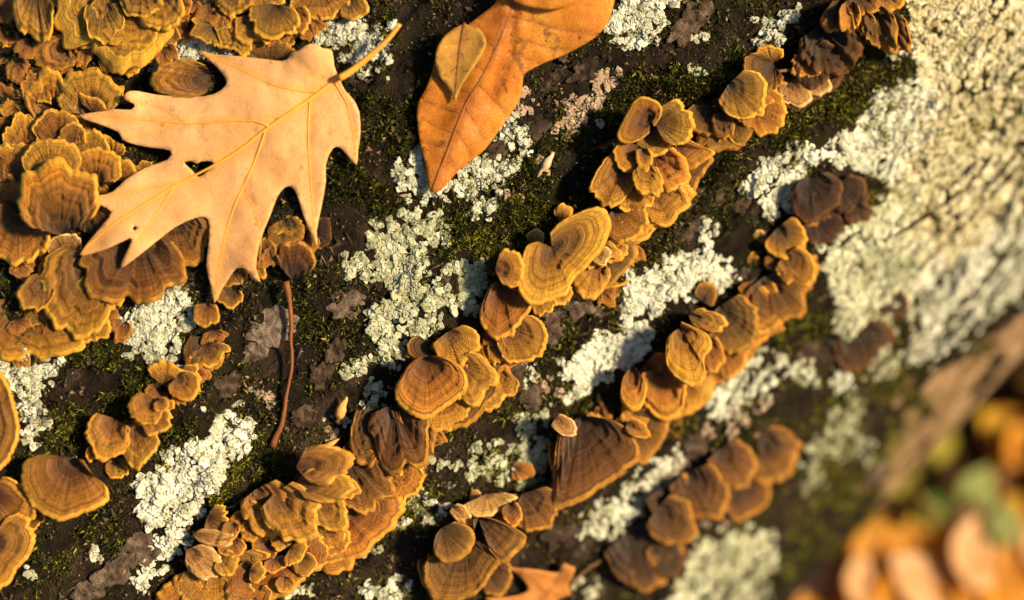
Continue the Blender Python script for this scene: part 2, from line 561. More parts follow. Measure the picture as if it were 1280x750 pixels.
def bracket(label, ax, ay, tx, ty, W, layer=0, mat='g', k=.42, am=2.25, lift=None, outline=None, group=None, lob=.10, seed=[0], h0=None, joined=None):
    seed[0] += 1
    sd = seed[0] * 13 + 5
    if outline is None:
        W *= 1.12
        ax, ay, tx, ty = ax - .03 * (tx - ax), ay - .03 * (ty - ay), tx + .06 * (tx - ax), ty + .06 * (ty - ay)
    L = math.hypot(tx - ax, ty - ay)
    na = int(min(110, max(30, W * 1.2)))
    nr = int(min(26, max(12, L * .3)))
    if outline is None:
        O = fan_outline(ax, ay, tx, ty, W, k, am, na, sd, lob)
    else:
        O = resample(catmull(outline, 6, False), na)
        q = np.linspace(0, 9, na)
        c = np.array((ax, ay))
        O = c + (O - c) * (1 + .025 * (noise(q * 3, q * 0, sd) - .5) + .03 * (noise(q * 8, q * 0, sd + 1) - .5))[:, None]
    mpp = .43 * MM
    size = max(L, .55 * W) * mpp
    lift = size * (.36 if lift is None else lift)
    base = (.0015 + .0052 * layer) if h0 is None else h0
    A = np.array((ax, ay), float)
    thick = min(.0017, max(.0008, size * .055))
    ang = np.linspace(-1, 1, na)
    width = W * mpp

    def top(t):                                                  # t: (rows,), returns heights (rows, na)
        T = t[:, None]
        h = base + lift * (1 - (1 - T) ** 1.7) - .22 * lift * T ** 6 - thick * .4 * (1 - np.sqrt(1 - np.clip((T - .9) / .1, 0, 1) ** 2))
        wave = (noise(ang * 3.3 + sd, ang * 0, sd + 3) - .5) * .34 + (noise(ang * 9.5 + sd, ang * 0, sd + 4) - .5) * .22
        h = h + lift * wave[None, :] * T ** 1.6
        h = h - lift * min(.16, 7.0 / W) * T ** 2 * (1 - np.abs(np.sin(2.25 * ang * min(2.6, max(1.0, W / 34.0)) + sd * 1.7)) ** .5)[None, :]
        ww = .09 * (noise(T * 3 + 0 * ang[None], 4 * ang[None] + 0 * T + sd, sd + 5) - .5)
        ring = noise((T + ww) * (5 + L * .08), 0 * T + sd * 1.3, sd + 6) - .5
        h = h + ring * min(.0014, .055 * size) * np.minimum(1, 5 * T) * 1.6
        fib = noise(ang[None] * W * .42 + sd, 1.7 * T + 0 * ang[None], sd + 7) - .5
        h = h + fib * .0007 * np.minimum(1, 3 * T)
        return h

    def place(t, h, grow=1.0):
        T = (t * grow)[:, None, None]
        p = A + (O[None] - A) * T
        P, ok = on_log(p[..., 0], p[..., 1], h)
        return P

    tm = 1 - min(.13, .045 + 1.8 / max(L, 12))
    t_cap = np.concatenate([[.02], np.linspace(.09, tm, nr)])
    t_mar = 1 - (1 - tm) * np.linspace(1, 0, 6) ** 1.5
    Hc, Hm = top(t_cap), top(t_mar)
    edge = Hm[-1:]
    Pc = place(t_cap, Hc)
    rim_t = np.array([1.012, 1.012, .985])
    rim_h = np.concatenate([edge - thick * .25, edge - thick * .7, edge - thick], 0)
    Pm = np.concatenate([place(t_mar, Hm), place(rim_t, rim_h)], 0)
    t_por = np.array([.985, .8, .55, .3, .02])
    hb = -.002 + (edge - thick + .002) * (t_por[:, None] / .985) ** .9
    Pp = place(t_por, hb)
    if joined is not None:                                       # past the count worth single objects: gather the shapes
        G = np.concatenate([Pc, Pm[1:], Pp], 0)
        tt = np.concatenate([t_cap, t_mar[1:], rim_t, t_por])
        F = grid_faces(G.shape[0], na)
        uv = np.stack([np.repeat(np.clip(tt, 0, 1), na), np.tile(ang * max(.4, W / 55) + sd, G.shape[0])], -1)
        joined.append((G.reshape(-1, 3), F, uv))
        return None
    origin, _ = on_log(ax, ay, .001)
    root = thing('bracket_fungus', origin, label, 'bracket fungus', group)

    def add(name, P, t, m):
        n = P.shape[0]
        F = grid_faces(n, na)
        V = P.reshape(-1, 3)
        f = F[len(F) // 2]
        nn = np.cross(V[f[1]] - V[f[0]], V[f[2]] - V[f[0]])
        if (nn @ B < 0) != (name == 'pore_surface'):
            F = F[:, ::-1].copy()
        uv = np.stack([np.repeat(np.clip(t, 0, 1), na), np.tile(ang * max(.4, W / 55), n)], -1)
        part(name, root, V, F, m, uv=uv)

    add('cap', Pc, t_cap, FUNGUS[mat])
    add('margin', Pm, np.concatenate([t_mar, rim_t]), MARGIN[mat])
    add('pore_surface', Pp, t_por, PORES)
    return root


GU = 'bracket fungi heaped in the upper left corner'
UL = [
    ('small yellow bracket at the very left edge above the heap', -8, 88, 18, 96, 30, 0, 'o'),
    ('dull bracket with yellow fringe touching the left edge near the top', -6, 70, 14, 44, 52, 0, 'o'),
    ('tall yellow tongue of a bracket leftmost at the top edge', 44, -18, 43, 48, 50, 2, 'o'),
    ('broad golden bracket whose long yellow rim sweeps under the top heap', 168, -34, 118, 72, 132, 1, 'o'),
    ('golden bracket with dark inner ring nested in the broad top one', 160, -14, 158, 53, 86, 3, 'o'),
    ('small pale lobe in the middle of the nested top brackets', 128, 4, 130, 50, 44, 4, 'o'),
    ('yellow bracket at the right end of the nested top heap', 196, -16, 204, 39, 54, 4, 'o'),
    ('small overlapping lobe topmost on the nested top heap', 178, -20, 172, 20, 48, 5, 'o'),
    ('bracket half brown and half tan below the tall top tongue', 94, 60, 44, 76, 42, 1, 'o'),
    ('narrow bracket with pale outer edge beside the half brown one', 44, 66, 26, 104, 40, 0, 'o'),
    ('yellow fringe bracket peeping out below the broad top one', 114, 66, 118, 96, 58, 0, 'o'),
    ('stubby bracket hanging below the broad top rim', 164, 62, 164, 93, 27, 0, 'g'),
    ('brown notched bracket under the right end of the top heap', 190, 46, 182, 76, 36, 0, 'b'),
    ('many ringed golden fan at the top of the rosette', 112, 142, 112, 86, 70, 2, 'g'),
    ('paler ringed fan left of the topmost rosette fan', 66, 148, 58, 92, 60, 1, 'g'),
    ('low frilled bracket at the upper left rim of the rosette', 34, 152, 20, 112, 46, 0, 'g'),
    ('flat tan strip of bracket lying along the oak leaf edge', 116, 140, 126, 127, 46, 3, 'g'),
    ('pale pea sized bracket above the oak leaf tip', 146, 121, 145, 106, 18, 1, 'g'),
    ('ringed fan in the second row of the rosette', 76, 184, 66, 141, 56, 3, 'g'),
    ('small plain fan tucked beside the second row rosette fan', 92, 182, 88, 156, 34, 4, 'g'),
    ('leaning ringed fan on the left of the second rosette row', 34, 188, 20, 148, 44, 2, 'g'),
    ('wide shallow fan above the big dark topped bracket', 64, 220, 62, 175, 64, 4, 'g'),
    ('upright fan behind the ringed dome near the oak leaf', 116, 204, 106, 167, 48, 3, 'g'),
    ('ringed dome shaped bracket at the right of the rosette', 120, 226, 124, 186, 58, 4, 'g'),
    ('large dark topped bracket with pale scalloped rim, biggest of the rosette', 76, 292, 66, 211, 92, 5, 'o', .5),
    ('frilled bracket left of the wide shallow fan', 18, 226, 14, 182, 44, 2, 'g'),
    ('bracket at the left edge beside the large dark topped one', 14, 268, 4, 212, 50, 1, 'g'),
    ('deep yellow rimmed bracket hanging below the left of the rosette', 24, 256, 18, 325, 78, 2, 'o'),
    ('small round bracket where the rosette meets the oak leaf', 150, 226, 158, 202, 32, 2, 'g'),
    ('little bead of a bracket under the oak leaf notch', 181, 213, 181, 200, 17, 1, 'g'),
    ('pale blunt bracket below the large dark topped one', 84, 318, 76, 292, 40, 2, 'p'),
    ('knobbly tan bracket under the pale blunt one', 78, 352, 66, 322, 46, 1, 'a'),
    ('brown shaded bracket just right of the large dark topped one', 108, 290, 128, 254, 44, 2, 'b'),
    ('yellow tongue bracket sloping down at the left', 58, 352, 28, 382, 36, 3, 'g'),
    ('long shelf bracket with bright yellow rim below the oak leaf', 118, 322, 88, 407, 96, 1, 'o', .4),
    ('dark hollowed shelf running up under the oak leaf', 172, 296, 160, 377, 112, 2, 'b', .4),
    ('shaded shelf with lit edge between two oak leaf lobes', 214, 268, 208, 332, 96, 1, 'b', .4),
    ('lowest wide bracket with yellow edge at the left', 34, 372, 38, 449, 136, 0, 'o'),
    ('short bracket at the right end of the lowest wide one', 104, 396, 112, 428, 56, 1, 'g'),
    ('tiny yellow bud beside the lowest left bracket', 130, 396, 140, 410, 16, 0, 'g'),
    ('oval ringed bracket framed by the upper oak leaf lobes', 268, 100, 190, 98, 46, 1, 'o', .5),
    ('brown dome of a bracket behind the top edge of the oak leaf', 338, 82, 332, 48, 62, 1, 'b', .5),
]
GT = 'bracket fungi along the top edge'
UL2 = [
    ('mossy dark bracket at the top edge right of the heap', 240, -8, 244, 26, 56, 0, 'o'),
    ('wrinkled gold bracket at the top edge beside the mossy dark one', 266, 4, 274, 44, 42, 1, 'o'),
    ('narrow yellow bracket dipping towards the white lichen at the top', 296, 16, 288, 52, 32, 1, 'g'),
    ('high small bracket cut off by the top edge', 290, -12, 300, 20, 50, 2, 'o'),
    ('rounded gold bracket right of the narrow yellow one', 312, 20, 314, 53, 40, 2, 'g'),
    ('bracket with dark greenish centre among the top edge ones', 342, 6, 338, 44, 58, 3, 'o'),
    ('gold bracket cut by the top edge above the greenish centre', 326, -14, 332, 14, 52, 2, 'g'),
    ('round ringed bracket right of the greenish one at the top', 366, 12, 378, 42, 34, 2, 'g'),
    ('tiny droplet bracket below the round ringed one at the top', 360, 42, 362, 59, 15, 1, 'g'),
    ('smooth yellow bracket above the white lichen at the top', 398, -16, 406, 23, 70, 1, 'g'),
    ('small round yellow bracket at the right end of the top row', 436, 2, 452, 21, 36, 2, 'g'),
]
GL = 'bracket fungi half hidden under the oak leaf'
ULEAF = [
    ('brown ringed bracket deepest under the oak leaf', 352, 250, 360, 276, 50, 0, 'b'),
    ('brown fan under the oak leaf above the striped one', 352, 276, 364, 306, 42, 1, 'b'),
    ('striped bracket with pale band and dark foot below the oak leaf', 366, 350, 374, 308, 46, 1, 'b', .6),
    ('round brown bracket beside the right tip of the oak leaf', 394, 290, 414, 290, 36, 1, 'd', .4),
    ('pale topped little bracket beneath the oak leaf', 332, 322, 331, 297, 26, 1, 'b'),
    ('orange edged bracket beside the lowest oak leaf notch', 312, 318, 326, 346, 26, 0, 'a'),
    ('shadowed olive bracket right of the lowest oak leaf tip', 290, 360, 284, 384, 28, 0, 'o'),
    ('orange bracket directly below the lowest oak leaf tip', 258, 380, 258, 408, 30, 1, 'a'),
]
GB = 'bracket fungi at the lower left'
LL = [
    ('smooth amber bracket poking in from the left edge', -24, 530, 24, 536, 120, 2, 'a', .45, ((-26, 452), (-4, 460), (10, 480), (20, 512), (24, 542), (14, 570), (2, 586), (-24, 596))),
    ('big fluted yellow bracket standing alone at the lower left', 92, 572, 78, 648, 110, 2, 'g', .45, ((70, 570), (52, 568), (32, 576), (27, 594), (30, 614), (46, 637), (76, 650), (106, 641), (132, 629), (135, 611), (114, 590), (104, 575))),
    ('yellow bracket cut by the left edge below the fluted one', -14, 618, 34, 652, 66, 1, 'g'),
    ('lowest yellow bracket cut by the left edge', -14, 682, 28, 706, 92, 2, 'g'),
    ('small brown bracket between the left edge and the fluted one', 36, 640, 50, 658, 26, 0, 'a'),
    ('dusky bracket above the fluted one, wide and brown', 142, 524, 122, 570, 54, 1, 'a'),
    ('smooth rounded bracket in the small cluster above the fluted one', 190, 498, 170, 528, 38, 3, 'a'),
    ('thin bracket curling behind the smooth rounded one', 186, 516, 206, 538, 36, 2, 'a'),
    ('drooping bracket beneath the smooth rounded one', 168, 530, 178, 580, 44, 1, 'a'),
    ('little square bracket below the small cluster', 144, 574, 148, 600, 26, 0, 'g'),
    ('lone pale bud of a bracket on dark moss', 166, 616, 170, 628, 14, 0, 'p'),
    ('ridge of bracket at the upper end of the small cluster', 208, 484, 220, 457, 56, 1, 'a', .5),
    ('round topped bracket furthest up the small cluster', 222, 472, 240, 496, 38, 2, 'a'),
    ('tiny round bracket in the middle of the small cluster', 198, 500, 206, 512, 18, 4, 'a'),
    ('tan brown bracket between white lichen and the bark scale', 256, 422, 250, 464, 44, 0, 'b'),
]
GC = 'lumpy tan brackets at the bottom'
LM = [
    ('flat pale tongue bracket pointing at the lower white lichen', 242, 668, 292, 676, 20, 2, 'p', .5),
    ('stubby pale bracket below the flat pale tongue', 234, 688, 272, 716, 36, 2, 'p', .5),
    ('brown bracket at the bottom edge below the stubby pale one', 226, 776, 236, 722, 66, 0, 'a'),
    ('top bracket of the lumpy mass, smooth and wide', 372, 584, 436, 576, 44, 5, 'a', .5),
    ('broad bracket under the top one of the lumpy mass', 370, 606, 440, 606, 40, 4, 'a', .5),
    ('small lip at the right of the lumpy mass', 424, 604, 446, 618, 26, 3, 'a'),
    ('pitted bracket at the upper left of the lumpy mass', 322, 612, 352, 660, 60, 2, 'a'),
    ('rolled rim bracket in the middle of the lumpy mass', 344, 618, 386, 668, 62, 3, 'a'),
    ('bracket lobe right of the rolled rim', 394, 622, 430, 656, 44, 2, 'a'),
    ('small bracket lobe below the right lobe of the lumpy mass', 404, 656, 424, 684, 32, 1, 'a'),
    ('dim bracket arching at the right end of the lumpy mass', 436, 576, 474, 634, 66, 1, 'b'),
    ('bracket below the dim arching one', 442, 632, 470, 674, 52, 0, 'a'),
    ('low shelf bracket nearest the bottom right of the lumpy mass', 406, 668, 412, 716, 66, 0, 'a'),
]
KNOB = 'one of the small look-alike knobs crowding the lumpy mass at the bottom'
KN = [(290, 684), (312, 664), (330, 688), (345, 706), (322, 716), (298, 716), (356, 730), (370, 692), (382, 706), (284, 704), (268, 736), (330, 746), (308, 742), (350, 676), (366, 660), (288, 664), (400, 690), (318, 640), (302, 652), (340, 656)]
GM = 'bracket fungi in the middle band'
MB = [
    ('rounded hero bracket with fine rings right of dark hollow', 532, 446, 536, 522, 90, 3, 'a', .5, ((524, 446), (512, 455), (497, 478), (494, 494), (504, 511), (530, 524), (557, 509), (581, 490), (584, 474), (576, 458), (556, 447), (542, 445))),
    ('shelf bracket jutting below the rounded hero one', 548, 492, 572, 530, 84, 1, 'a'),
    ('brown flat bracket spreading below the dark hollow', 492, 508, 510, 588, 66, 2, 'b'), ('brown bracket overlapped by the flat one below the dark hollow', 474, 512, 472, 582, 62, 1, 'b'), ('narrow brown bracket right of the flat one below the hollow', 512, 522, 530, 570, 50, 1, 'b'),
    ('gold frilled bracket below the brown flat one', 482, 580, 504, 628, 74, 0, 'a'),
    ('two lobed bracket close right of the rounded hero one', 570, 452, 606, 496, 56, 2, 'a'),
    ('dim bracket with thin lit edge right of the two lobed one', 604, 452, 624, 506, 58, 0, 'a'),
    ('little crumpled bracket behind the rounded hero one', 536, 430, 518, 448, 40, 1, 'b'),
    ('bracket with dark eye above the two lobed one', 560, 416, 584, 455, 52, 2, 'a'),
    ('tan bracket between the dark eye and the blunt corner one', 598, 418, 614, 458, 48, 1, 'a'),
    ('blunt corner bracket touching the small white lichen', 636, 410, 674, 444, 56, 2, 'a'),
    ('drooping bracket just below the ringed kidney one', 626, 352, 628, 424, 68, 2, 'a', .45, ((616, 354), (608, 366), (600, 392), (604, 408), (622, 425), (645, 410), (664, 383), (664, 368), (640, 362), (630, 354))),
    ('round coin like bracket with pale rim beside the kidney bracket', 620, 337, 656, 334, 44, 5, 'a', .5),
    ('large ringed kidney bracket with wide yellow rim, finest in the centre', 690, 309, 746, 332, 120, 4, 'g', .45, ((688, 291), (700, 278), (722, 266), (750, 259), (761, 272), (762, 291), (752, 312), (736, 331), (720, 346), (713, 356), (708, 367), (690, 375), (664, 381), (648, 362), (650, 335), (657, 309), (672, 302))),
    ('small lit ear above the kidney bracket', 660, 302, 678, 294, 20, 1, 'p'),
    ('pale crumb of a bracket left of the small lit ear', 646, 312, 654, 304, 16, 0, 'p'),
    ('thin pale flake bracket above the small lit ear', 658, 290, 668, 278, 14, 0, 'p'),
    ('curled yellow bit on the upper edge of the kidney bracket', 696, 272, 712, 260, 20, 1, 'g'),
    ('bolster shaped bracket tucked right under the kidney bracket', 748, 322, 732, 368, 42, 1, 'a', .5),
    ('little pale knob between kidney bracket and bolster', 744, 316, 762, 324, 24, 3, 'p'),
    ('thin shelf running along the lower side of the bolster', 754, 326, 764, 362, 64, 0, 'a'),
    ('shaded bracket right of the kidney bracket', 752, 294, 778, 318, 44, 1, 'a'),
    ('brown shelf linking the kidney bracket to the upper cluster', 764, 266, 790, 298, 58, 1, 'a'),
    ('pale humped bracket topmost of the upper middle cluster', 812, 148, 776, 166, 56, 5, 'g', .5, ((818, 158), (827, 142), (823, 128), (801, 121), (788, 134), (772, 167), (780, 179), (796, 177), (812, 166))),
    ('pleated bracket right of the pale humped one', 820, 154, 864, 152, 48, 4, 'g', .5),
    ('frilly little bracket under the pleated one', 812, 166, 828, 192, 48, 3, 'g'),
    ('arched bracket below the pale humped one', 796, 182, 786, 212, 46, 4, 'g'),
    ('narrow lobe at the right of the arched bracket', 803, 186, 807, 214, 18, 5, 'g'),
    ('split yellow bracket at the left of the upper middle cluster', 782, 204, 748, 252, 46, 3, 'g'),
    ('wide ruffled bracket at the foot of the split one', 782, 210, 792, 264, 62, 2, 'g'),
    ('egg shaped bracket in the heart of the upper middle cluster', 804, 204, 813, 246, 34, 5, 'a', .5),
    ('smooth brown bracket right of the egg shaped one', 818, 194, 848, 236, 54, 2, 'a'),
    ('pointed wing of a bracket sticking out to the right', 846, 182, 892, 194, 48, 1, 'a', .4, ((846, 192), (844, 178), (856, 173), (876, 182), (894, 191), (880, 202), (864, 212), (852, 206))),
    ('dark sided bracket below the smooth brown one', 816, 234, 848, 272, 56, 1, 'a'),
    ('stubby bracket between the ruffled and dark sided ones', 800, 256, 812, 288, 40, 1, 'a'),
    ('crinkled bracket below the wide ruffled one', 768, 262, 796, 294, 52, 2, 'a'),
]
MB += [
    ('long low shelf under the blunt corner bracket', 590, 422, 614, 452, 112, 0, 'a'), ('long dim shelf under the two lobed bracket', 562, 470, 594, 514, 122, 0, 'b'),
    ('low shelf under the bolster shaped bracket', 742, 322, 766, 352, 92, 0, 'b'), ('long shelf below the egg shaped bracket', 792, 246, 818, 288, 118, 0, 'a'),
    ('low shelf below the pointed wing', 828, 206, 856, 242, 92, 0, 'b'), ('wide brown shelf behind the rounded hero bracket', 548, 424, 556, 452, 80, 0, 'b')]
LM += [('long shelf along the right underside of the lumpy mass', 428, 640, 456, 690, 128, 0, 'a'), ('wide shelf along the lower underside of the lumpy mass', 336, 688, 358, 738, 138, 0, 'a'), ('wide shelf at the left underside of the lumpy mass', 270, 700, 286, 748, 110, 0, 'a')]
GF = 'bracket fungi fading into the dark at the upper right'
UR = [
    ('olive brown bracket uppermost of the ear cluster', 912, 106, 950, 138, 58, 3, 'o'),
    ('dark bracket with thin golden rim at the left of the ear cluster', 888, 132, 884, 170, 50, 1, 'b'),
    ('small lobe beside the dark golden rimmed one', 902, 140, 908, 174, 26, 2, 'b'),
    ('rusty bracket at the bottom of the ear cluster', 916, 146, 932, 178, 34, 1, 'b'),
    ('gold bracket at the right end of the ear cluster', 940, 130, 976, 152, 54, 1, 'a'),
    ('tiny tip hanging below the ear cluster', 912, 172, 914, 186, 14, 0, 'a'),
    ('shaded bracket above the dark slit', 966, 80, 938, 106, 50, 2, 'b'),
    ('yellow curl above the dark slit', 966, 80, 954, 60, 34, 1, 'g'),
    ('crumpled pinkish bracket below the dark slit', 988, 102, 1002, 130, 38, 1, 'p'),
    ('pale rounded bracket right of the crumpled pinkish one', 1014, 90, 1028, 116, 32, 1, 'p'),
    ('rusty stalked bit above the pale rounded bracket', 1030, 78, 1044, 92, 26, 1, 'b'),
]
UR2 = [
    ('thin leaning blade with bright edge, leftmost of the dark ruffle', 1054, 0, 1034, 38, 26, 3, 'b', .5),
    ('thick lit tongue inside the dark ruffle', 1062, 0, 1062, 42, 26, 4, 'a', .5),
    ('short lobe right of the thick lit tongue', 1080, 18, 1086, 46, 24, 3, 'b'),
    ('upright fluted blade on the right of the dark ruffle', 1092, 6, 1106, 60, 40, 2, 'b', .5),
    ('outermost curved blade of the dark ruffle', 1106, 16, 1124, 64, 40, 1, 'b', .5),
    ('small ruffle lobe cut by the top edge', 1074, -10, 1082, 18, 40, 4, 'b'),
    ('right ruffle lobe cut by the top edge', 1104, -10, 1116, 14, 40, 3, 'a'),
    ('dark base bracket under the ruffle', 1024, 34, 1054, 88, 74, 0, 'd'),
    ('dark ledge below the base of the ruffle', 1010, 66, 1040, 100, 60, 0, 'd'),
]
GR = 'bracket fungi in the lower right band'
MR = [
    ('big brown fan with radial wrinkles in the lower middle', 728, 520, 736, 630, 118, 2, 'b', .45, ((706, 530), (697, 545), (692, 590), (692, 626), (700, 637), (727, 625), (772, 596), (800, 570), (786, 540), (768, 526), (742, 521))),
    ('brown shelf right of the big wrinkled fan', 784, 524, 820, 568, 74, 1, 'b'),
    ('light tongue lying on the brown shelf', 784, 530, 812, 542, 20, 5, 'a'),
    ('light fleck of a bracket on the corner of the wrinkled fan', 694, 524, 718, 542, 22, 5, 'p'),
    ('thin upright sliver at the left of the wrinkled fan', 692, 552, 692, 584, 12, 2, 'a'),
    ('urn shaped bracket below the white lichen slab', 790, 456, 792, 514, 32, 3, 'g', .5, ((786, 462), (778, 474), (776, 498), (784, 512), (798, 513), (806, 500), (808, 478), (797, 464))),
    ('fan right of the urn shaped bracket', 824, 462, 832, 522, 58, 2, 'a'),
    ('shield shaped bracket with dimpled rim, largest of its band', 850, 410, 868, 474, 58, 5, 'a', .45, ((842, 414), (834, 424), (832, 446), (838, 464), (856, 480), (874, 482), (882, 468), (880, 448), (890, 434), (884, 418), (866, 408), (852, 402))),
    ('finger like bracket pointing right above the shield shaped one', 862, 394, 904, 406, 26, 4, 'a', .5),
    ('slim bracket along the right of the shield shaped one', 884, 424, 898, 462, 28, 3, 'a'),
    ('ruffled bracket below the shield shaped one', 846, 474, 868, 508, 54, 1, 'a'),
    ('stained bracket with dark hollow right of the shield', 900, 384, 936, 430, 66, 2, 'b'),
    ('gold bracket below the stained one', 900, 424, 918, 468, 50, 1, 'a'),
    ('smooth bracket rising right of the stained one', 932, 370, 962, 412, 56, 1, 'a'),
    ('small curl above the finger like bracket', 878, 376, 890, 358, 28, 1, 'b'),
    ('broad brown bracket at the upper end of the lower right band', 958, 346, 986, 396, 66, 1, 'b'),
    ('orange cut edge bracket above the broad brown one', 982, 320, 1010, 350, 44, 2, 'a'),
    ('split rusty bracket left of the orange cut edge', 966, 318, 974, 340, 26, 1, 'a'),
    ('olive shaded bracket above the orange cut edge', 972, 286, 998, 314, 50, 1, 'o'),
    ('small pale knob left of the olive shaded bracket', 946, 300, 956, 290, 16, 0, 'p'),
    ('bright yellow speck of a bracket in deep shade', 940, 330, 944, 316, 14, 0, 'g'),
    ('dark brown tuft bracket beside the greenish lichen', 1012, 222, 1032, 270, 58, 1, 'd'),
    ('second dark tuft bracket beneath the big lichen field', 1048, 232, 1074, 256, 46, 1, 'd'),
    ('dark ledge below the two tuft brackets', 1012, 268, 1046, 292, 50, 0, 'd'),
]
MR += [('long shelf beneath the urn and shield brackets', 828, 478, 850, 520, 126, 0, 'a'), ('long shelf beneath the stained bracket', 886, 424, 914, 466, 116, 0, 'b'),
       ('low shelf beneath the smooth rising bracket', 938, 384, 966, 416, 92, 0, 'a'), ('dim shelf at the dark end of the lower right band', 984, 344, 1006, 366, 76, 0, 'b')]
UR += [('long shelf beneath the ear cluster', 916, 130, 944, 168, 116, 0, 'b'), ('dark shelf beneath the pale rounded bracket', 1008, 84, 1034, 112, 92, 0, 'd')]
GS = 'bracket fungi clustered at the bottom centre'
BC = [
    ('round ringed cap with pale right edge in the bottom cluster', 552, 660, 578, 698, 54, 6, 'b', .5, ((555, 657), (544, 670), (542, 690), (552, 702), (566, 703), (582, 695), (592, 680), (593, 667), (584, 657), (568, 652))),
    ('broad fan under the round ringed cap', 580, 676, 574, 748, 98, 3, 'b', .45, ((566, 682), (545, 692), (530, 706), (532, 735), (545, 750), (572, 752), (600, 738), (618, 712), (626, 700), (612, 684), (594, 676))),
    ('dark smooth bracket in the middle of the bottom cluster', 598, 648, 640, 690, 62, 4, 'b', .45, ((592, 664), (590, 650), (604, 646), (626, 652), (656, 668), (654, 682), (640, 696), (630, 704), (612, 688))),
    ('rounded bracket at the upper right of the bottom cluster', 654, 618, 684, 656, 58, 3, 'b', .5),
    ('small dark wedge between the rounded and dark brackets', 636, 630, 646, 656, 22, 4, 'a'),
    ('pale wavy bracket at the top of the bottom cluster', 608, 618, 614, 642, 60, 3, 'p', .5),
    ('white speck of a bracket above the pale wavy one', 588, 618, 600, 622, 14, 1, 'p'),
    ('pale tongue at the upper left of the bottom cluster', 566, 634, 588, 654, 18, 4, 'p'),
    ('dim fold at the right of the broad bottom fan', 606, 706, 628, 738, 44, 1, 'b'),
    ('thin edge standing left of the broad bottom fan', 530, 698, 536, 732, 18, 1, 'a'),
]
GD = 'blurred bracket fungi low on the shaded flank'
LR = [  # darker caps picked here put the flank's shade into colour
    ('blurred round bracket highest of the shaded bottom pair', 822, 636, 862, 668, 56, 2, 'b'),
    ('large shaded brown bracket at the bottom of the flank', 786, 664, 830, 722, 92, 0, 'd'),
    ('orange fringe at the edge of the large shaded one', 820, 676, 846, 704, 42, 1, 'b'),
    ('small orange tip at the bottom edge of the flank', 800, 706, 814, 736, 34, 1, 'b'),
    ('shaded bracket with lit right side on the flank', 860, 592, 892, 650, 68, 1, 'b'),
    ('tall narrow bracket with lit edge on the flank', 900, 562, 932, 604, 52, 1, 'b'),
    ('dark wide hollow bracket right of the tall narrow one', 944, 546, 982, 596, 72, 0, 'b'),
    ('thin orange ledge under the dark hollow on the flank', 920, 602, 956, 624, 74, 0, 'b'),
    ('reddish blurred bracket below the big lichen field', 1068, 412, 1092, 458, 70, 0, 'd'),
    ('dark blurred bracket enclosed by lichen', 1112, 372, 1126, 394, 34, 0, 'd'),
]
for cluster, grp in ((UL, GU), (UL2, GT), (ULEAF, GL), (LL, GB), (LM, GC), (MB, GM), (UR, GF), (UR2, GF), (MR, GR), (BC, GS), (LR, GD)):
    for e in cluster:
        lab, ax, ay, tx, ty, W, lay, m = e[:8]
        k = e[8] if len(e) > 8 else .42
        o = e[9] if len(e) > 9 else None
        up = cluster in (UL, UL2)
        bracket(lab, ax, ay, tx, ty, W, lay * (.55 if up else .8), m, k, outline=o, group=grp, lift=(.22 if up else .31 if cluster is not UR2 else .6))
for i, (kx, ky) in enumerate(KN):
    a = random.uniform(.2, 2.4)
    l, w = random.uniform(17, 26), random.uniform(22, 34)
    bracket(KNOB, kx - l * .5 * math.cos(a), ky - l * .5 * math.sin(a), kx + l * .5 * math.cos(a), ky + l * .5 * math.sin(a), w, random.uniform(.3, 2.2), 'a', .45, group=GC, lift=.5)

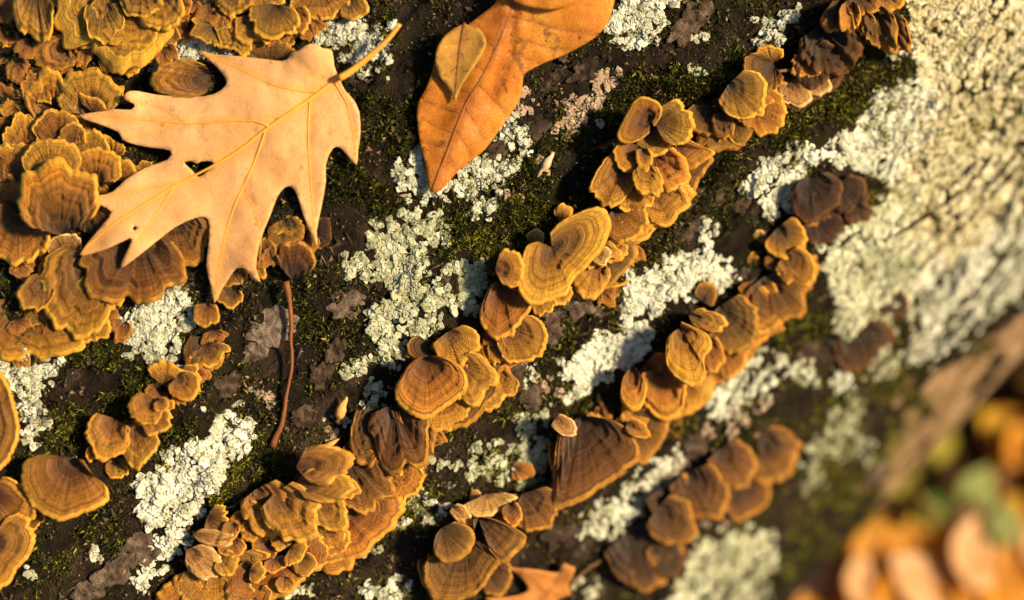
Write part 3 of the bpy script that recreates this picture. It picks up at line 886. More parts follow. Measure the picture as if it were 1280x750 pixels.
# small crumpled brackets that close the rows: (row of sight-line pixels, spread, how many, growth heading in degrees, materials, label, group)
ROWS = [
    (((480, 590), (530, 500), (590, 440), (640, 400), (700, 375), (760, 330), (800, 270), (850, 215)), 22, 34, 52, 'aagb', 'one of the small crumpled brackets filling the gaps of the middle band', GM),
    (((700, 590), (770, 520), (830, 480), (890, 420), (940, 385), (1000, 335)), 20, 24, 50, 'aabb', 'one of the small crumpled brackets filling the gaps of the lower right band', GR),
    (((880, 160), (930, 130), (980, 100), (1030, 80), (1090, 45)), 18, 20, 55, 'bbad', 'one of the small crumpled brackets between ear cluster and ruffle', GF),
    (((280, 700), (340, 660), (400, 620), (450, 600)), 40, 22, 50, 'aag', 'one of the small crumpled brackets among the lumpy mass', GC),
    (((130, 560), (180, 520), (230, 470), (262, 430)), 14, 12, 60, 'aab', 'one of the small crumpled brackets of the row above the fluted one', GB),
    (((545, 735), (600, 680), (660, 640)), 22, 10, 50, 'bba', 'one of the small crumpled brackets of the bottom cluster', GS),
    (((800, 710), (850, 650), (910, 600), (970, 570)), 22, 14, 50, 'ddb', 'one of the small crumpled brackets blurred on the shaded flank', GD),  # mostly dark caps, shade painted as colour
    (((10, 400), (60, 360), (130, 360), (200, 320)), 22, 14, 80, 'ogb', 'one of the small crumpled brackets wedged below the rosette', GU),
    (((10, 60), (40, 100), (80, 70), (160, 70), (210, 50)), 18, 16, 80, 'ogg', 'one of the small crumpled brackets wedged under the top heap', GU),
    (((10, 150), (20, 220), (70, 190), (110, 200), (150, 215)), 20, 16, -80, 'gg', 'one of the small crumpled brackets wedged into the rosette', GU),
    (((240, 30), (300, 40), (360, 40), (420, 15)), 14, 12, 80, 'ogg', 'one of the small crumpled brackets along the top edge', GT),
    (((290, 350), (330, 320), (360, 290), (390, 290)), 14, 8, 70, 'bbo', 'one of the small crumpled brackets under the oak leaf', GL),
    (((1010, 275), (1040, 250), (1075, 240)), 12, 8, 50, 'dd', 'one of the small dark crumpled brackets beside the two tufts', GR),
    (((20, 120), (60, 130), (110, 150), (60, 200), (30, 240), (100, 260), (20, 300)), 26, 44, -85, 'o', '', None),
    (((10, 340), (60, 330), (110, 380), (20, 420), (90, 420), (160, 370)), 22, 30, 80, 'o', '', None),
    (((10, 10), (60, 30), (120, 66), (200, 24), (260, 30), (320, 30), (400, 10)), 18, 36, 80, 'o', '', None),
    (((660, 430), (600, 470), (540, 540), (500, 610)), 14, 16, 48, 'a', '', None),
    (((990, 360), (930, 420), (870, 490), (810, 540)), 14, 16, 48, 'a', '', None),
]
random.seed(31)
JOINED = []
fill = 0
for row, spread, count, heading, mats, lab, grp in ROWS:
    Q = resample(catmull(row, 6, False), count)
    for qx, qy in Q:
        fill += 1
        qx, qy = qx + random.gauss(0, spread * .6), qy + random.gauss(0, spread * .6)
        a = RAD(heading + random.gauss(0, 28))
        single = grp is not None and fill % 5 < 2
        l, w = (random.uniform(20, 32), random.uniform(28, 48)) if single else (random.uniform(14, 25), random.uniform(18, 34))
        bracket(lab, qx - l * .5 * math.cos(a), qy - l * .5 * math.sin(a), qx + l * .5 * math.cos(a), qy + l * .5 * math.sin(a), w, random.uniform(0, 1.4) if single else random.uniform(0, .8), random.choice(mats), .45, group=grp, lift=.38, lob=.2, joined=None if single else JOINED)
off = np.cumsum([0] + [len(j[0]) for j in JOINED])
tag(part('small_bracket_growth', None, np.concatenate([j[0] for j in JOINED]), np.concatenate([j[1] + o for j, o in zip(JOINED, off)]), AMBER, uv=np.concatenate([j[2] for j in JOINED])),
    'dense crumpled growth of tiny amber brackets closing the rows', kind='stuff')

# ------------------------------------------------------------------ lichen
def lobes_mesh(px, py, rad, hgt, tone, flat, seed):
    """many small pillow-shaped lobes with scalloped outlines, each seated on the bark"""
    r = np.random.default_rng(seed)
    n = len(px)
    C, ok = on_bark(px, py, 0.0)
    N = log_normal(C)
    N = N + r.normal(0, .28, N.shape) * (1 - .6 * flat)
    N /= np.linalg.norm(N, axis=1, keepdims=True)
    T = np.cross(N, r.normal(size=N.shape))
    T /= np.linalg.norm(T, axis=1, keepdims=True)
    U = np.cross(N, T)
    k = 11
    a = np.linspace(0, 2 * math.pi, k, endpoint=False)[None] + r.uniform(0, 6.28, (n, 1))
    lob = 1 + .24 * np.sin(a * r.integers(2, 5, (n, 1)) + r.uniform(0, 6, (n, 1))) + r.uniform(-.09, .09, (n, k))
    el = r.uniform(.65, 1.0, (n, 1))
    ca, sa = np.cos(a), np.sin(a) * el

    def ring(f, h):
        q = rad[:, None] * lob * f
        hh = (hgt[:, None] * (h + r.uniform(-.07, .07, (n, k))))
        return C[:, None] + (q * ca)[..., None] * T[:, None] + (q * sa)[..., None] * U[:, None] + hh[..., None] * N[:, None]

    V = np.concatenate([(C + N * (hgt * r.uniform(.45, .85, n))[:, None])[:, None], ring(.5, .82), ring(.88, .98), ring(1.0, .55), ring(.86, -.3)], 1)
    m = 1 + 4 * k
    j = np.arange(k)
    tri = np.stack([0 * j, 1 + j, 1 + (j + 1) % k], -1)
    q = np.concatenate([np.stack([1 + b * k + j, 1 + (b + 1) * k + j, 1 + (b + 1) * k + (j + 1) % k, 1 + b * k + (j + 1) % k], -1) for b in range(3)])
    off = (np.arange(n) * m)[:, None, None]
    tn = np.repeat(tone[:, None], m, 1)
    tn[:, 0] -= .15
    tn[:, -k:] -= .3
    return V.reshape(-1, 3), [(tri[None] + off).reshape(-1, 3), (q[None] + off).reshape(-1, 4)], tn.ravel()


LICHEN_POLYS = []
FIELD = 'parts of the great lichen field on the right'


def lichen(label, poly, mat='w', size=4.2, dens=1.0, ragged=.45, thick=1.0, group='pale lichen patches', tone=.62, crust=.5, seed=[100]):
    seed[0] += 1
    size *= .66
    thick *= .55 if group != FIELD else .3
    ragged -= .03 if group == FIELD else 0
    r = np.random.default_rng(seed[0])
    P = catmull(poly, 4)
    LICHEN_POLYS.append(P)
    lo, hi = P.min(0) - 8, P.max(0) + 8
    area = (hi - lo).prod()

    def scatter(spacing, keep):
        n = max(80, int(area / spacing ** 2 * 1.5))
        x, y = r.uniform(lo[0], hi[0], n), r.uniform(lo[1], hi[1], n)
        jx, jy = [22 * (noise(x / 16, y / 16, seed[0] + q) - .5) + 18 * (noise(x / 6, y / 6, seed[0] + q + 3) - .5) for q in (0, 50)]
        ok = inside(x + jx, y + jy, P)
        gaps = .5 * noise(x / 15, y / 15, seed[0] + 7) + .5 * noise(x / 6.5, y / 6.5, seed[0] + 8)
        ok &= gaps > keep
        _, hit = on_log(x, y, .004)
        if (ok & hit).sum() < 5:
            ok = inside(x, y, P) & (np.arange(n) < 60)
        return x[ok & hit], y[ok & hit], gaps[ok & hit]

    cx, cy = P.mean(0)
    org, _ = on_log(min(max(cx, -50), 1330), cy, .002)
    root = thing('lichen_patch', org, label, 'lichen', group)
    x, y, gp = scatter(size * (1.9 if group != FIELD else 1.35), ragged - .02)
    rad = r.uniform(.8, 1.5, len(x)) * size * 1.2 * .43e-3
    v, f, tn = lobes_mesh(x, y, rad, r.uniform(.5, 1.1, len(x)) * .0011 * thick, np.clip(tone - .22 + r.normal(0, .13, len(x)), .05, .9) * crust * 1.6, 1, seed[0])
    tag(part('crust', root, v, f, LICHEN[mat], attrs={'tone': tn}), kind='stuff')
    x, y, gp = scatter(size * 1.18 / math.sqrt(dens), ragged)
    rad = r.gamma(3.2, 1 / 3.2, len(x)).clip(.35, 2.3) * size * .84 * .43e-3
    big = np.clip((gp - ragged) * 2.2, 0, 1)
    h = (.0006 + .0015 * big + r.uniform(0, .0010, len(x))) * thick
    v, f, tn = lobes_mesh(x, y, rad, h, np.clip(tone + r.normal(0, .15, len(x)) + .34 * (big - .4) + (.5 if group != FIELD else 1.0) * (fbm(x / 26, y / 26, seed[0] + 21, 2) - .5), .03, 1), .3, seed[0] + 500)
    tag(part('lobes', root, v, f, LICHEN[mat], attrs={'tone': tn}), kind='stuff')
    return root


lichen('grey green lichen, largest patch left of the central brackets', ((434, 332), (455, 315), (470, 290), (480, 272), (515, 256), (545, 274), (556, 298), (530, 308), (532, 340), (540, 365), (560, 345), (588, 322), (607, 334), (605, 372), (565, 400), (540, 410), (520, 428), (500, 448), (486, 466), (470, 440), (456, 410), (466, 386), (482, 370), (462, 348), (440, 346)), 'g', 4.8, 1.1, .38, 1.2, tone=.62)
lichen('white lichen beneath the tip of the brown leaf', ((500, 240), (500, 205), (520, 192), (540, 205), (560, 222), (600, 190), (632, 148), (648, 150), (653, 190), (628, 226), (615, 262), (592, 266), (575, 246), (545, 246), (520, 246)), 'w', 4.6, 1, .36, 1.1)
lichen('round white lichen rosette left of the bark scale', ((148, 410), (160, 388), (180, 368), (205, 362), (236, 372), (243, 405), (225, 425), (207, 458), (190, 448), (165, 442)), 'w', 4.8, 1.2, .28, 1.2, tone=.55)
lichen('bright creamy lichen right of the lone fluted bracket', ((172, 600), (198, 590), (212, 562), (248, 545), (268, 520), (305, 516), (309, 558), (282, 590), (266, 622), (238, 646), (220, 672), (196, 662), (180, 640)), 'w', 5.2, 1.2, .30, 1.3, tone=.72)
lichen('creamy lichen running down below the bright creamy patch', ((165, 722), (184, 692), (200, 668), (238, 680), (216, 702), (190, 734)), 'w', 5, 1, .34, tone=.7)
lichen('white lichen under the lowest left bracket rim', ((2, 480), (10, 448), (62, 436), (76, 455), (52, 488), (57, 530), (36, 552), (18, 520)), 'w', 4.8, 1, .36, 1.1)
lichen('small white lichen between the top heap and the oak leaf', ((196, 84), (205, 58), (220, 60), (232, 34), (252, 40), (256, 66), (240, 84)), 'w', 4.8, 1.1, .26, 1.2, tone=.66)
lichen('sparse white lichen along the top side of the oak leaf', ((258, 60), (280, 50), (304, 60), (300, 76), (262, 74)), 'w', 4.4, .8, .38)
lichen('white lichen around the stalk of the oak leaf', ((388, 55), (398, 25), (420, 20), (452, 30), (455, 66), (440, 76), (414, 62)), 'w', 4.6, 1.1, .34, 1.2)
lichen('narrow white lichen right of the oak leaf stalk', ((440, 90), (460, 44), (482, 30), (490, 75), (462, 98)), 'w', 4.4, .9, .40)
lichen('white lichen right of the brown leaf at the top edge', ((752, 36), (775, 10), (790, -20), (850, -20), (828, 18), (812, 50), (792, 64), (772, 46)), 'w', 4.8, 1.1, .33, 1.1)
lichen('flat pinkish lichen streak below the brown leaf', ((697, 156), (712, 130), (738, 108), (756, 82), (770, 82), (768, 104), (746, 136), (722, 164), (700, 168)), 'k', 4.8, .9, .34, .55)
lichen('bright white lichen slab above the urn shaped bracket', ((704, 466), (724, 434), (768, 410), (800, 402), (812, 418), (786, 454), (762, 470), (728, 498), (711, 486)), 'w', 4.2, 1.4, .22, 1.2, tone=.78)
lichen('white lichen slab beside the bark right of the kidney bracket', ((773, 386), (788, 350), (820, 334), (860, 310), (884, 278), (892, 318), (918, 328), (906, 346), (872, 360), (842, 380), (820, 402), (790, 400)), 'w', 4.2, 1.4, .26, 1.2, tone=.76)
lichen('dim grey lichen below the rounded hero bracket', ((586, 592), (594, 560), (640, 530), (680, 508), (688, 560), (682, 602), (650, 604), (610, 610)), 'g', 4.2, .8, .46, 1, tone=.66)
lichen('white lichen below the big wrinkled fan', ((716, 672), (734, 640), (780, 604), (815, 584), (848, 562), (832, 602), (792, 646), (760, 668)), 'w', 4.4, 1, .36, 1.1, tone=.58)
lichen('blurred pale lichen at the bottom edge of the flank', ((828, 790), (850, 730), (872, 690), (905, 664), (962, 668), (968, 702), (945, 760), (920, 790)), 'g', 5.5, 1.3, .26, 1.2, tone=.72)
lichen('pale lichen below the gold brackets of the lower right band', ((880, 506), (902, 470), (940, 444), (998, 452), (962, 482), (930, 514), (900, 524)), 'w', 4.6, 1.1, .34, tone=.56)
lichen('faint grey green lichen streak on the lower flank', ((1000, 600), (1026, 525), (1085, 492), (1078, 530), (1042, 572), (1010, 632)), 'g', 5, 1, .42, tone=.55)
lichen('thin lichen stripe above the shaded flank brackets', ((840, 590), (870, 555), (920, 520), (965, 500), (930, 530), (890, 566), (850, 606)), 'k', 4.4, .8, .42, .8)
lichen('white lichen tongue at the upper edge of the great field', ((932, 236), (958, 204), (1000, 186), (1042, 178), (1066, 150), (1100, 118), (1150, 96), (1180, 120), (1150, 190), (1110, 240), (1080, 212), (1040, 200), (1012, 216), (1000, 244), (962, 268)), 'w', 4.8, 1.2, .34, 1.2, FIELD, .78)  # field tones raised, painting in the strong sun that washes this side out
lichen('yellowish lichen running up to the top right corner', ((1136, 30), (1142, -30), (1340, -40), (1340, 100), (1290, 190), (1210, 190), (1160, 150), (1148, 100)), 't', 4.8, 1.2, .38, 1.2, FIELD, .80)
lichen('tan sunlit lichen in the middle of the great field', ((1150, 150), (1210, 180), (1280, 190), (1340, 150), (1340, 240), (1260, 290), (1190, 330), (1140, 310), (1110, 270), (1110, 230)), 't', 4.8, 1.2, .33, 1.1, FIELD, .80)
lichen('mint tinted lichen at the inner edge of the great field', ((1028, 312), (1050, 290), (1076, 268), (1112, 240), (1150, 250), (1160, 320), (1130, 390), (1100, 412), (1062, 426), (1040, 410), (1042, 365)), 'g', 4.4, 1.5, .22, 1.1, FIELD, .82)
lichen('pale lichen on the outer slope of the great field', ((1150, 330), (1200, 310), (1280, 260), (1345, 220), (1340, 340), (1290, 362), (1240, 386), (1195, 432), (1152, 456), (1138, 440), (1150, 390)), 'w', 4.8, 1.4, .30, 1.1, FIELD, .80)
for sx, sy, sr, sm, lab in (
        (660, 452, 13, 'w', 'tiny white lichen touching the blunt corner bracket'),
        (688, 484, 12, 'k', 'tiny pinkish lichen on bark left of the white slab'),
        (496, 655, 15, 'w', 'small white lichen beside the bright green moss cushion'),
        (540, 640, 14, 'w', 'small white lichen left of the pale wavy bracket'),
        (486, 738, 26, 'w', 'white lichen at the bottom edge beside the bottom cluster'),
        (958, 40, 18, 'w', 'small white lichen near the dark ruffle at the top'),
        (978, 16, 12, 'w', 'tiny white lichen just above another by the dark ruffle'),
        (898, 640, 12, 'k', 'blurred pinkish tuft of lichen on the shaded flank'),
        (468, 490, 22, 'g', 'loose grey lichen below the largest grey green patch'),
        (446, 462, 14, 'g', 'little grey lichen flake under the largest grey green patch'),
        (415, 545, 12, 'k', 'pinkish lichen fleck beside the lumpy mass'),
        (520, 628, 12, 'w', 'lichen dot between green moss and frilled bracket'),
        (478, 690, 9, 'w', 'lichen dot at the right foot of the lumpy mass'),
        (560, 590, 12, 'g', 'grey lichen dot left of the dim grey patch'),
        (876, 46, 8, 'w', 'lichen dot on bark at the top right of the white streaks'),
        (680, 206, 10, 'k', 'pinkish fleck near the pale wood splinter'),
        (628, 212, 9, 'w', 'lichen dot by the edge of the patch under the brown leaf'),
        (330, 495, 12, 'k', 'pinkish lichen fleck left of the reddish leaf stalk'),
        (420, 530, 12, 'w', 'pale lichen fleck beside the orange bud'),
        (530, 560, 12, 'g', 'grey lichen fleck beside the brown flat bracket'),
        (730, 740, 22, 'w', 'white lichen at the bottom edge right of the torn leaf'),
        (650, 130, 14, 'k', 'faint pinkish lichen right of the brown leaf'),
        (300, 500, 9, 'w', 'lichen dot above the bright creamy patch'),
        (372, 735, 14, 'g', 'grey lichen dot beneath the lumpy mass'),
        (1120, 62, 22, 'w', 'white lichen just right of the outermost ruffle blade'),
        (660, 472, 9, 'w', 'lichen dot below the blunt corner bracket'),
        (745, 280, 7, 'w', 'white dot of lichen against the wide yellow rim'),
        (866, 92, 9, 'w', 'lichen dot in moss right of the pleated bracket'),
        (640, 245, 11, 'k', 'pinkish lichen above the kidney bracket'),
        (1078, 560, 18, 'g', 'blurred grey lichen on the lower flank'),
        (1100, 450, 26, 'g', 'blurred grey lichen beside the reddish bracket'),
        (40, 720, 9, 'w', 'lichen dot near the bottom left corner'),
        (120, 690, 9, 'w', 'lichen dot on bare bark at the lower left'),
        (450, 690, 12, 'w', 'lichen fleck right of the low shelf bracket'),
        (1060, 480, 20, 'w', 'blurred white lichen above the grey green streak'),
        (960, 500, 14, 'k', 'pinkish blurred lichen under the lower right band'),
        (1010, 470, 22, 'w', 'blurred white lichen at the end of the lower right band')):
    n_ = 9
    lichen(lab, [(sx + sr * random.uniform(.5, 1.25) * math.cos(6.283 * i / n_), sy + sr * random.uniform(.4, 1.0) * math.sin(6.283 * i / n_)) for i in range(n_)], sm, 4.6, .9, .34, .9, 'small lichen tufts scattered over the bark')

# ------------------------------------------------------------------ moss, crumbs of bark and bark scales
def near_lichen(x, y):
    m = np.zeros(x.shape, bool)
    for P in LICHEN_POLYS:
        b = (x > P[:, 0].min()) & (x < P[:, 0].max()) & (y > P[:, 1].min()) & (y < P[:, 1].max())
        if b.any():
            m[b] |= inside(x[b], y[b], P)
    return m


# (px, py, radius, density, tone): where cushions of moss sit on the log
TUFTS = ((440, 210, 95, 1.0, .22), (420, 130, 60, .9, .25), (500, 60, 70, .7, .25), (590, 300, 45, 1, .6), (600, 345, 30, .9, .5), (850, 130, 60, .8, .35), (900, 240, 60, .7, .35), (905, 100, 60, .9, .45), (960, 160, 60, .9, .5), (1060, 130, 70, 1, .55), (1000, 200, 50, .8, .5),
         (515, 632, 30, 1.3, .75), (505, 700, 60, .7, .4), (100, 560, 60, .9, .4), (80, 680, 60, .9, .35), (320, 570, 50, 1, .45), (240, 620, 50, .8, .5), (290, 600, 40, .9, .55), (1000, 408, 34, 1.2, .65), (730, 520, 40, 1, .5), (640, 560, 60, .8, .45), (960, 660, 45, 1.2, .7), (1050, 500, 60, .9, .55), (1080, 440, 60, .9, .55), (900, 660, 40, .8, .5),
         (120, 480, 90, .6, .3), (700, 225, 60, .6, .4), (670, 270, 50, .7, .45), (760, 170, 60, .5, .4), (640, 40, 60, .4, .3), (250, 130, 60, .5, .3), (700, 420, 40, .4, .5), (545, 120, 40, .7, .2), (400, 400, 60, .4, .25), (790, 110, 60, .5, .35), (1130, 530, 50, .6, .8), (1060, 600, 60, .8, .7), (1010, 690, 60, .7, .6), (950, 580, 60, .6, .4), (1090, 560, 50, .7, .75), (180, 520, 80, .7, .35), (350, 500, 60, .5, .3), (560, 470, 60, .5, .4), (770, 340, 80, .5, .4), (640, 220, 60, .5, .35), (850, 520, 50, .9, .55), (940, 480, 50, .8, .6), (1200, 150, 160, .45, .6), (1262, 100, 34, 1.6, .3), (1165, 95, 30, 1.4, .45), (1205, 165, 30, 1.2, .5), (1125, 385, 34, 1.6, .4), (1240, 230, 30, 1, .6), (1180, 270, 26, 1, .6), (1070, 215, 36, 1.4, .4), (1160, 490, 36, .5, .75), (1100, 555, 46, .8, .8), (1050, 640, 50, .7, .7), (1215, 450, 40, .5, .85), (1080, 300, 100, .3, .55))
N = 1900000
x, y = rng.uniform(-260, 1540, N), rng.uniform(-260, 1010, N)
den, ton, wsum = np.full(N, .13), np.full(N, .34) * .13, np.full(N, .13)
for tx_, ty_, r_, d_, t_ in TUFTS:
    w = d_ * np.exp(-((x - tx_) ** 2 + (y - ty_) ** 2) / (r_ * .75) ** 2)
    den += w
    ton += w * t_
    wsum += w
patch = fbm(x / 34, y / 34, 61, 4)
den = den * np.clip((patch - .38) * 7, 0, 1.3) + .05 * ((x < -60) | (x > 1340) | (y < -60) | (y > 810))
_, hit = on_log(x, y, .006)
lich = near_lichen(x, y)
keep = hit & (rng.uniform(0, 1.15, N) < den * np.where(lich, .38, 1)) & ~(inside(x, y, BARE) & (rng.uniform(size=N) > .6))
x, y, ton, lichk = x[keep], y[keep], (ton / wsum)[keep], lich[keep]
P0, _ = on_bark(x, y, -.0003)
Nn = log_normal(P0)
n = len(x)
clump = noise(x / 7, y / 7, 62)
dirn = Nn * .75 + rng.normal(0, .55, (n, 3))
dirn /= np.linalg.norm(dirn, axis=1, keepdims=True)
side = np.cross(dirn, rng.normal(size=(n, 3)))
side /= np.linalg.norm(side, axis=1, keepdims=True)
ln = (.0008 + .0013 * clump + rng.uniform(0, .0008, n)) * np.where(rng.uniform(size=n) < .1, 1.7, 1)
wd = ln * rng.uniform(.11, .20, n)
base = P0 + Nn * (clump * .0012)[:, None]
V = np.stack([base - side * wd[:, None], base + side * wd[:, None], base + dirn * (ln * .6)[:, None] + side * (wd * .8)[:, None], base + dirn * ln[:, None]], 1).reshape(-1, 3)
F = np.arange(n * 4).reshape(-1, 4)
tone = np.clip(ton + .11 + np.where(lichk, .32, 0) + rng.normal(0, .18, n) + .35 * (clump - .5) + .45 * (rng.uniform(size=n) < .12), 0, 1)
tag(part('moss', None, V, F, MOSS, attrs={'tone': np.repeat(tone, 4)}, smooth=False), 'dark green moss carpeting the bark between the brackets', kind='stuff')

n = 70000
x, y = rng.uniform(-140, 1420, n), rng.uniform(-130, 880, n)
_, hit = on_log(x, y, .006)
cl = fbm(x / 40, y / 40, 66, 3)
keep = hit & ~near_lichen(x, y) & (rng.uniform(.25, .75, n) < cl)
x, y = x[keep], y[keep]
n = len(x)
C, _ = on_bark(x, y, .0004)
q = rng.normal(size=(n, 3, 3))
e0 = q[:, 0] / np.linalg.norm(q[:, 0], axis=1, keepdims=True)
e1 = np.cross(e0, q[:, 1])
e1 /= np.linalg.norm(e1, axis=1, keepdims=True)
e2 = np.cross(e0, e1)
sz = (rng.gamma(2.0, .00040, n)).clip(.0003, .0032)[:, None]
lng = np.where(rng.uniform(size=(n, 1)) < .12, 3.2, 1.0)
e0, e1, e2 = e0 * lng, e1 / lng ** .6, e2 / lng ** .6
V = np.stack([C + e0 * sz, C - e0 * sz * .6 + e1 * sz * .7, C - e0 * sz * .5 - e1 * sz * .6, C + e2 * sz * .5, C + e0 * sz * .2 - e2 * sz * .4], 1).reshape(-1, 3)
T = np.array([(0, 1, 3), (1, 2, 3), (2, 0, 3), (1, 0, 4), (2, 1, 4), (0, 2, 4)])
F = (T[None] + (np.arange(n) * 5)[:, None, None]).reshape(-1, 3)
tone = np.clip(rng.beta(1.2, 3.6, n) + .0, 0, 1)
tag(part('bark_crumbs', LOG, V, F, DEBRIS, attrs={'tone': np.repeat(tone, 5)}, smooth=False), kind='stuff')

SCALES = [(340, 408, 34, .72), (432, 382, 24, .6), (318, 440, 16, .6), (700, 395, 26, .45), (725, 380, 20, .5), (690, 420, 18, .4), (750, 375, 18, .4), (640, 470, 20, .4), (665, 500, 18, .45), (560, 340, 20, .3), (700, 60, 22, .25), (730, 90, 20, .22), (690, 100, 18, .2), (670, 160, 18, .25), (870, 20, 26, .4), (850, 40, 20, .45), (880, 250, 22, .35),
          (860, 285, 18, .35), (930, 260, 18, .3), (170, 690, 26, .5), (140, 715, 24, .55), (110, 740, 22, .5), (200, 760, 18, .4), (280, 480, 20, .35), (240, 500, 18, .3), (470, 660, 16, .35), (700, 670, 22, .25), (730, 690, 20, .25), (640, 690, 18, .2), (930, 345, 16, .3), (1010, 440, 20, .35), (560, 650, 14, .3), (620, 190, 14, .3), (70, 40, 18, .2), (400, 470, 20, .3), (380, 520, 18, .3), (420, 440, 18, .35), (300, 530, 18, .3), (1000, 540, 20, .3), (960, 540, 18, .3), (870, 560, 18, .4), (1090, 590, 20, .5)]
for i, (sx, sy, sr, tn) in enumerate(SCALES):
    k, rings = 30, 9
    a = np.linspace(0, 2 * math.pi, k, endpoint=False)
    rr = 1 + .3 * (noise(a * 9 + i, a * 0, 82 + i) - .5) + .6 * (noise(a * 1.6 + i * 9, a * 0, 80 + i) - .5) + .35 * (noise(a * 4 + i, a * 0, 81 + i) - .5)
    fr = np.array([0, .18, .36, .54, .7, .84, .95, 1.0, 1.03])
    hh = np.array([.0020, .0021, .0021, .0020, .0019, .0018, .0015, .0010, -.002])
    el = random.uniform(.6, .9)
    th = -RAD(46) + random.uniform(-.4, .4)
    u, v = sr * rr[None] * np.cos(a)[None] * fr[:, None], sr * el * rr[None] * np.sin(a)[None] * fr[:, None]
    px, py = sx + u * math.cos(th) - v * math.sin(th), sy + u * math.sin(th) + v * math.cos(th)
    h = hh[:, None] * (.55 + .6 * random.random()) + .0030 * (fbm(px / 6, py / 6, 83 + i) - .5) * (fr[:, None] < 1.02)
    P0, _ = on_bark(np.full((1,), sx), np.full((1,), sy), 0)
    xx, ss = log_coords(P0)
    P, _ = on_log(px, py, h + float(bark_height(xx, ss)[0]) * .5 + .001)
    V = P.reshape(-1, 3)
    tone = np.clip(tn * 1.15 + .9 * (fbm(px / 7, py / 7, 90 + i) - .5), 0, 1)
    part('bark_scale', LOG, V, grid_faces(rings, k, True), PLATE, attrs={'tone': tone.ravel()})

# ------------------------------------------------------------------ leaves and bits lying on the log
def leaf_material(name, stops, vein, transl=.18, rough=.6, spot=(.16, .06, .015), spots=.5, cells=0):
    n = Nodes(name, rough, .3)
    oc = n.obj()
    col = n.ramp(n.noise(oc, 38, 5, .6), stops)
    col = n.mix(.4, col, n.ramp(n.noise(oc, 420, 4, .7), [(.3, (.8, .75, .7)), (.5, (1, 1, 1)), (.75, (1.18, 1.16, 1.1))]), 'MULTIPLY')
    vd = n.attr('vein')                                       # distance to the nearest vein, 0 on it
    col = n.mix(n.ramp(vd, [(0, (.75,) * 3), (.10, (.35,) * 3), (.45, (0, 0, 0))]), col, vein)
    sp = n.ramp(n.noise(oc, 75, 4, .65), [(.60, (0, 0, 0)), (.70, (1, 1, 1))])
    col = n.mix(n.math('MULTIPLY', sp, spots), col, spot)
    fine = n.ramp(n.noise(oc, 210, 2, .5), [(.68, (0, 0, 0)), (.74, (1, 1, 1))])
    col = n.mix(n.math('MULTIPLY', fine, spots), col, spot)
    vor = n.new('TexVoronoi', feature='DISTANCE_TO_EDGE')
    n.put(vor.inputs['Vector'], oc)
    vor.inputs['Scale'].default_value = 620
    net = n.ramp(vor.outputs['Distance'], [(0, (0, 0, 0)), (.09, (1, 1, 1))])
    col = n.mix(.3, col, n.mix(net, vein, col), 'MIX')
    n.color(col)
    n.bump(n.math('ADD', n.noise(oc, 500, 4, .7), n.math('MULTIPLY', net, .5)), .0004, .6)
    tr = n.new('BsdfTranslucent')
    n.put(tr.inputs['Color'], col)
    mx = n.new('MixShader')
    mx.inputs[0].default_value = transl
    n.t.links.new(n.p.outputs[0], mx.inputs[1])
    n.t.links.new(tr.outputs[0], mx.inputs[2])
    n.t.links.new(mx.outputs[0], n.t.nodes['Material Output'].inputs['Surface'])
    return n.m


def vein_material(name, c0, c1):
    n = Nodes(name, .6, .3)
    n.color(n.mix(n.noise(n.obj(), 150, 3), c0, c1))
    return n.m


def seg_dist(px, py, line):
    d = np.full(np.shape(px), 1e9)
    for (x0, y0), (x1, y1) in zip(line[:-1], line[1:]):
        vx, vy = x1 - x0, y1 - y0
        t = np.clip(((px - x0) * vx + (py - y0) * vy) / (vx * vx + vy * vy + 1e-9), 0, 1)
        d = np.minimum(d, np.hypot(px - x0 - t * vx, py - y0 - t * vy))
    return d


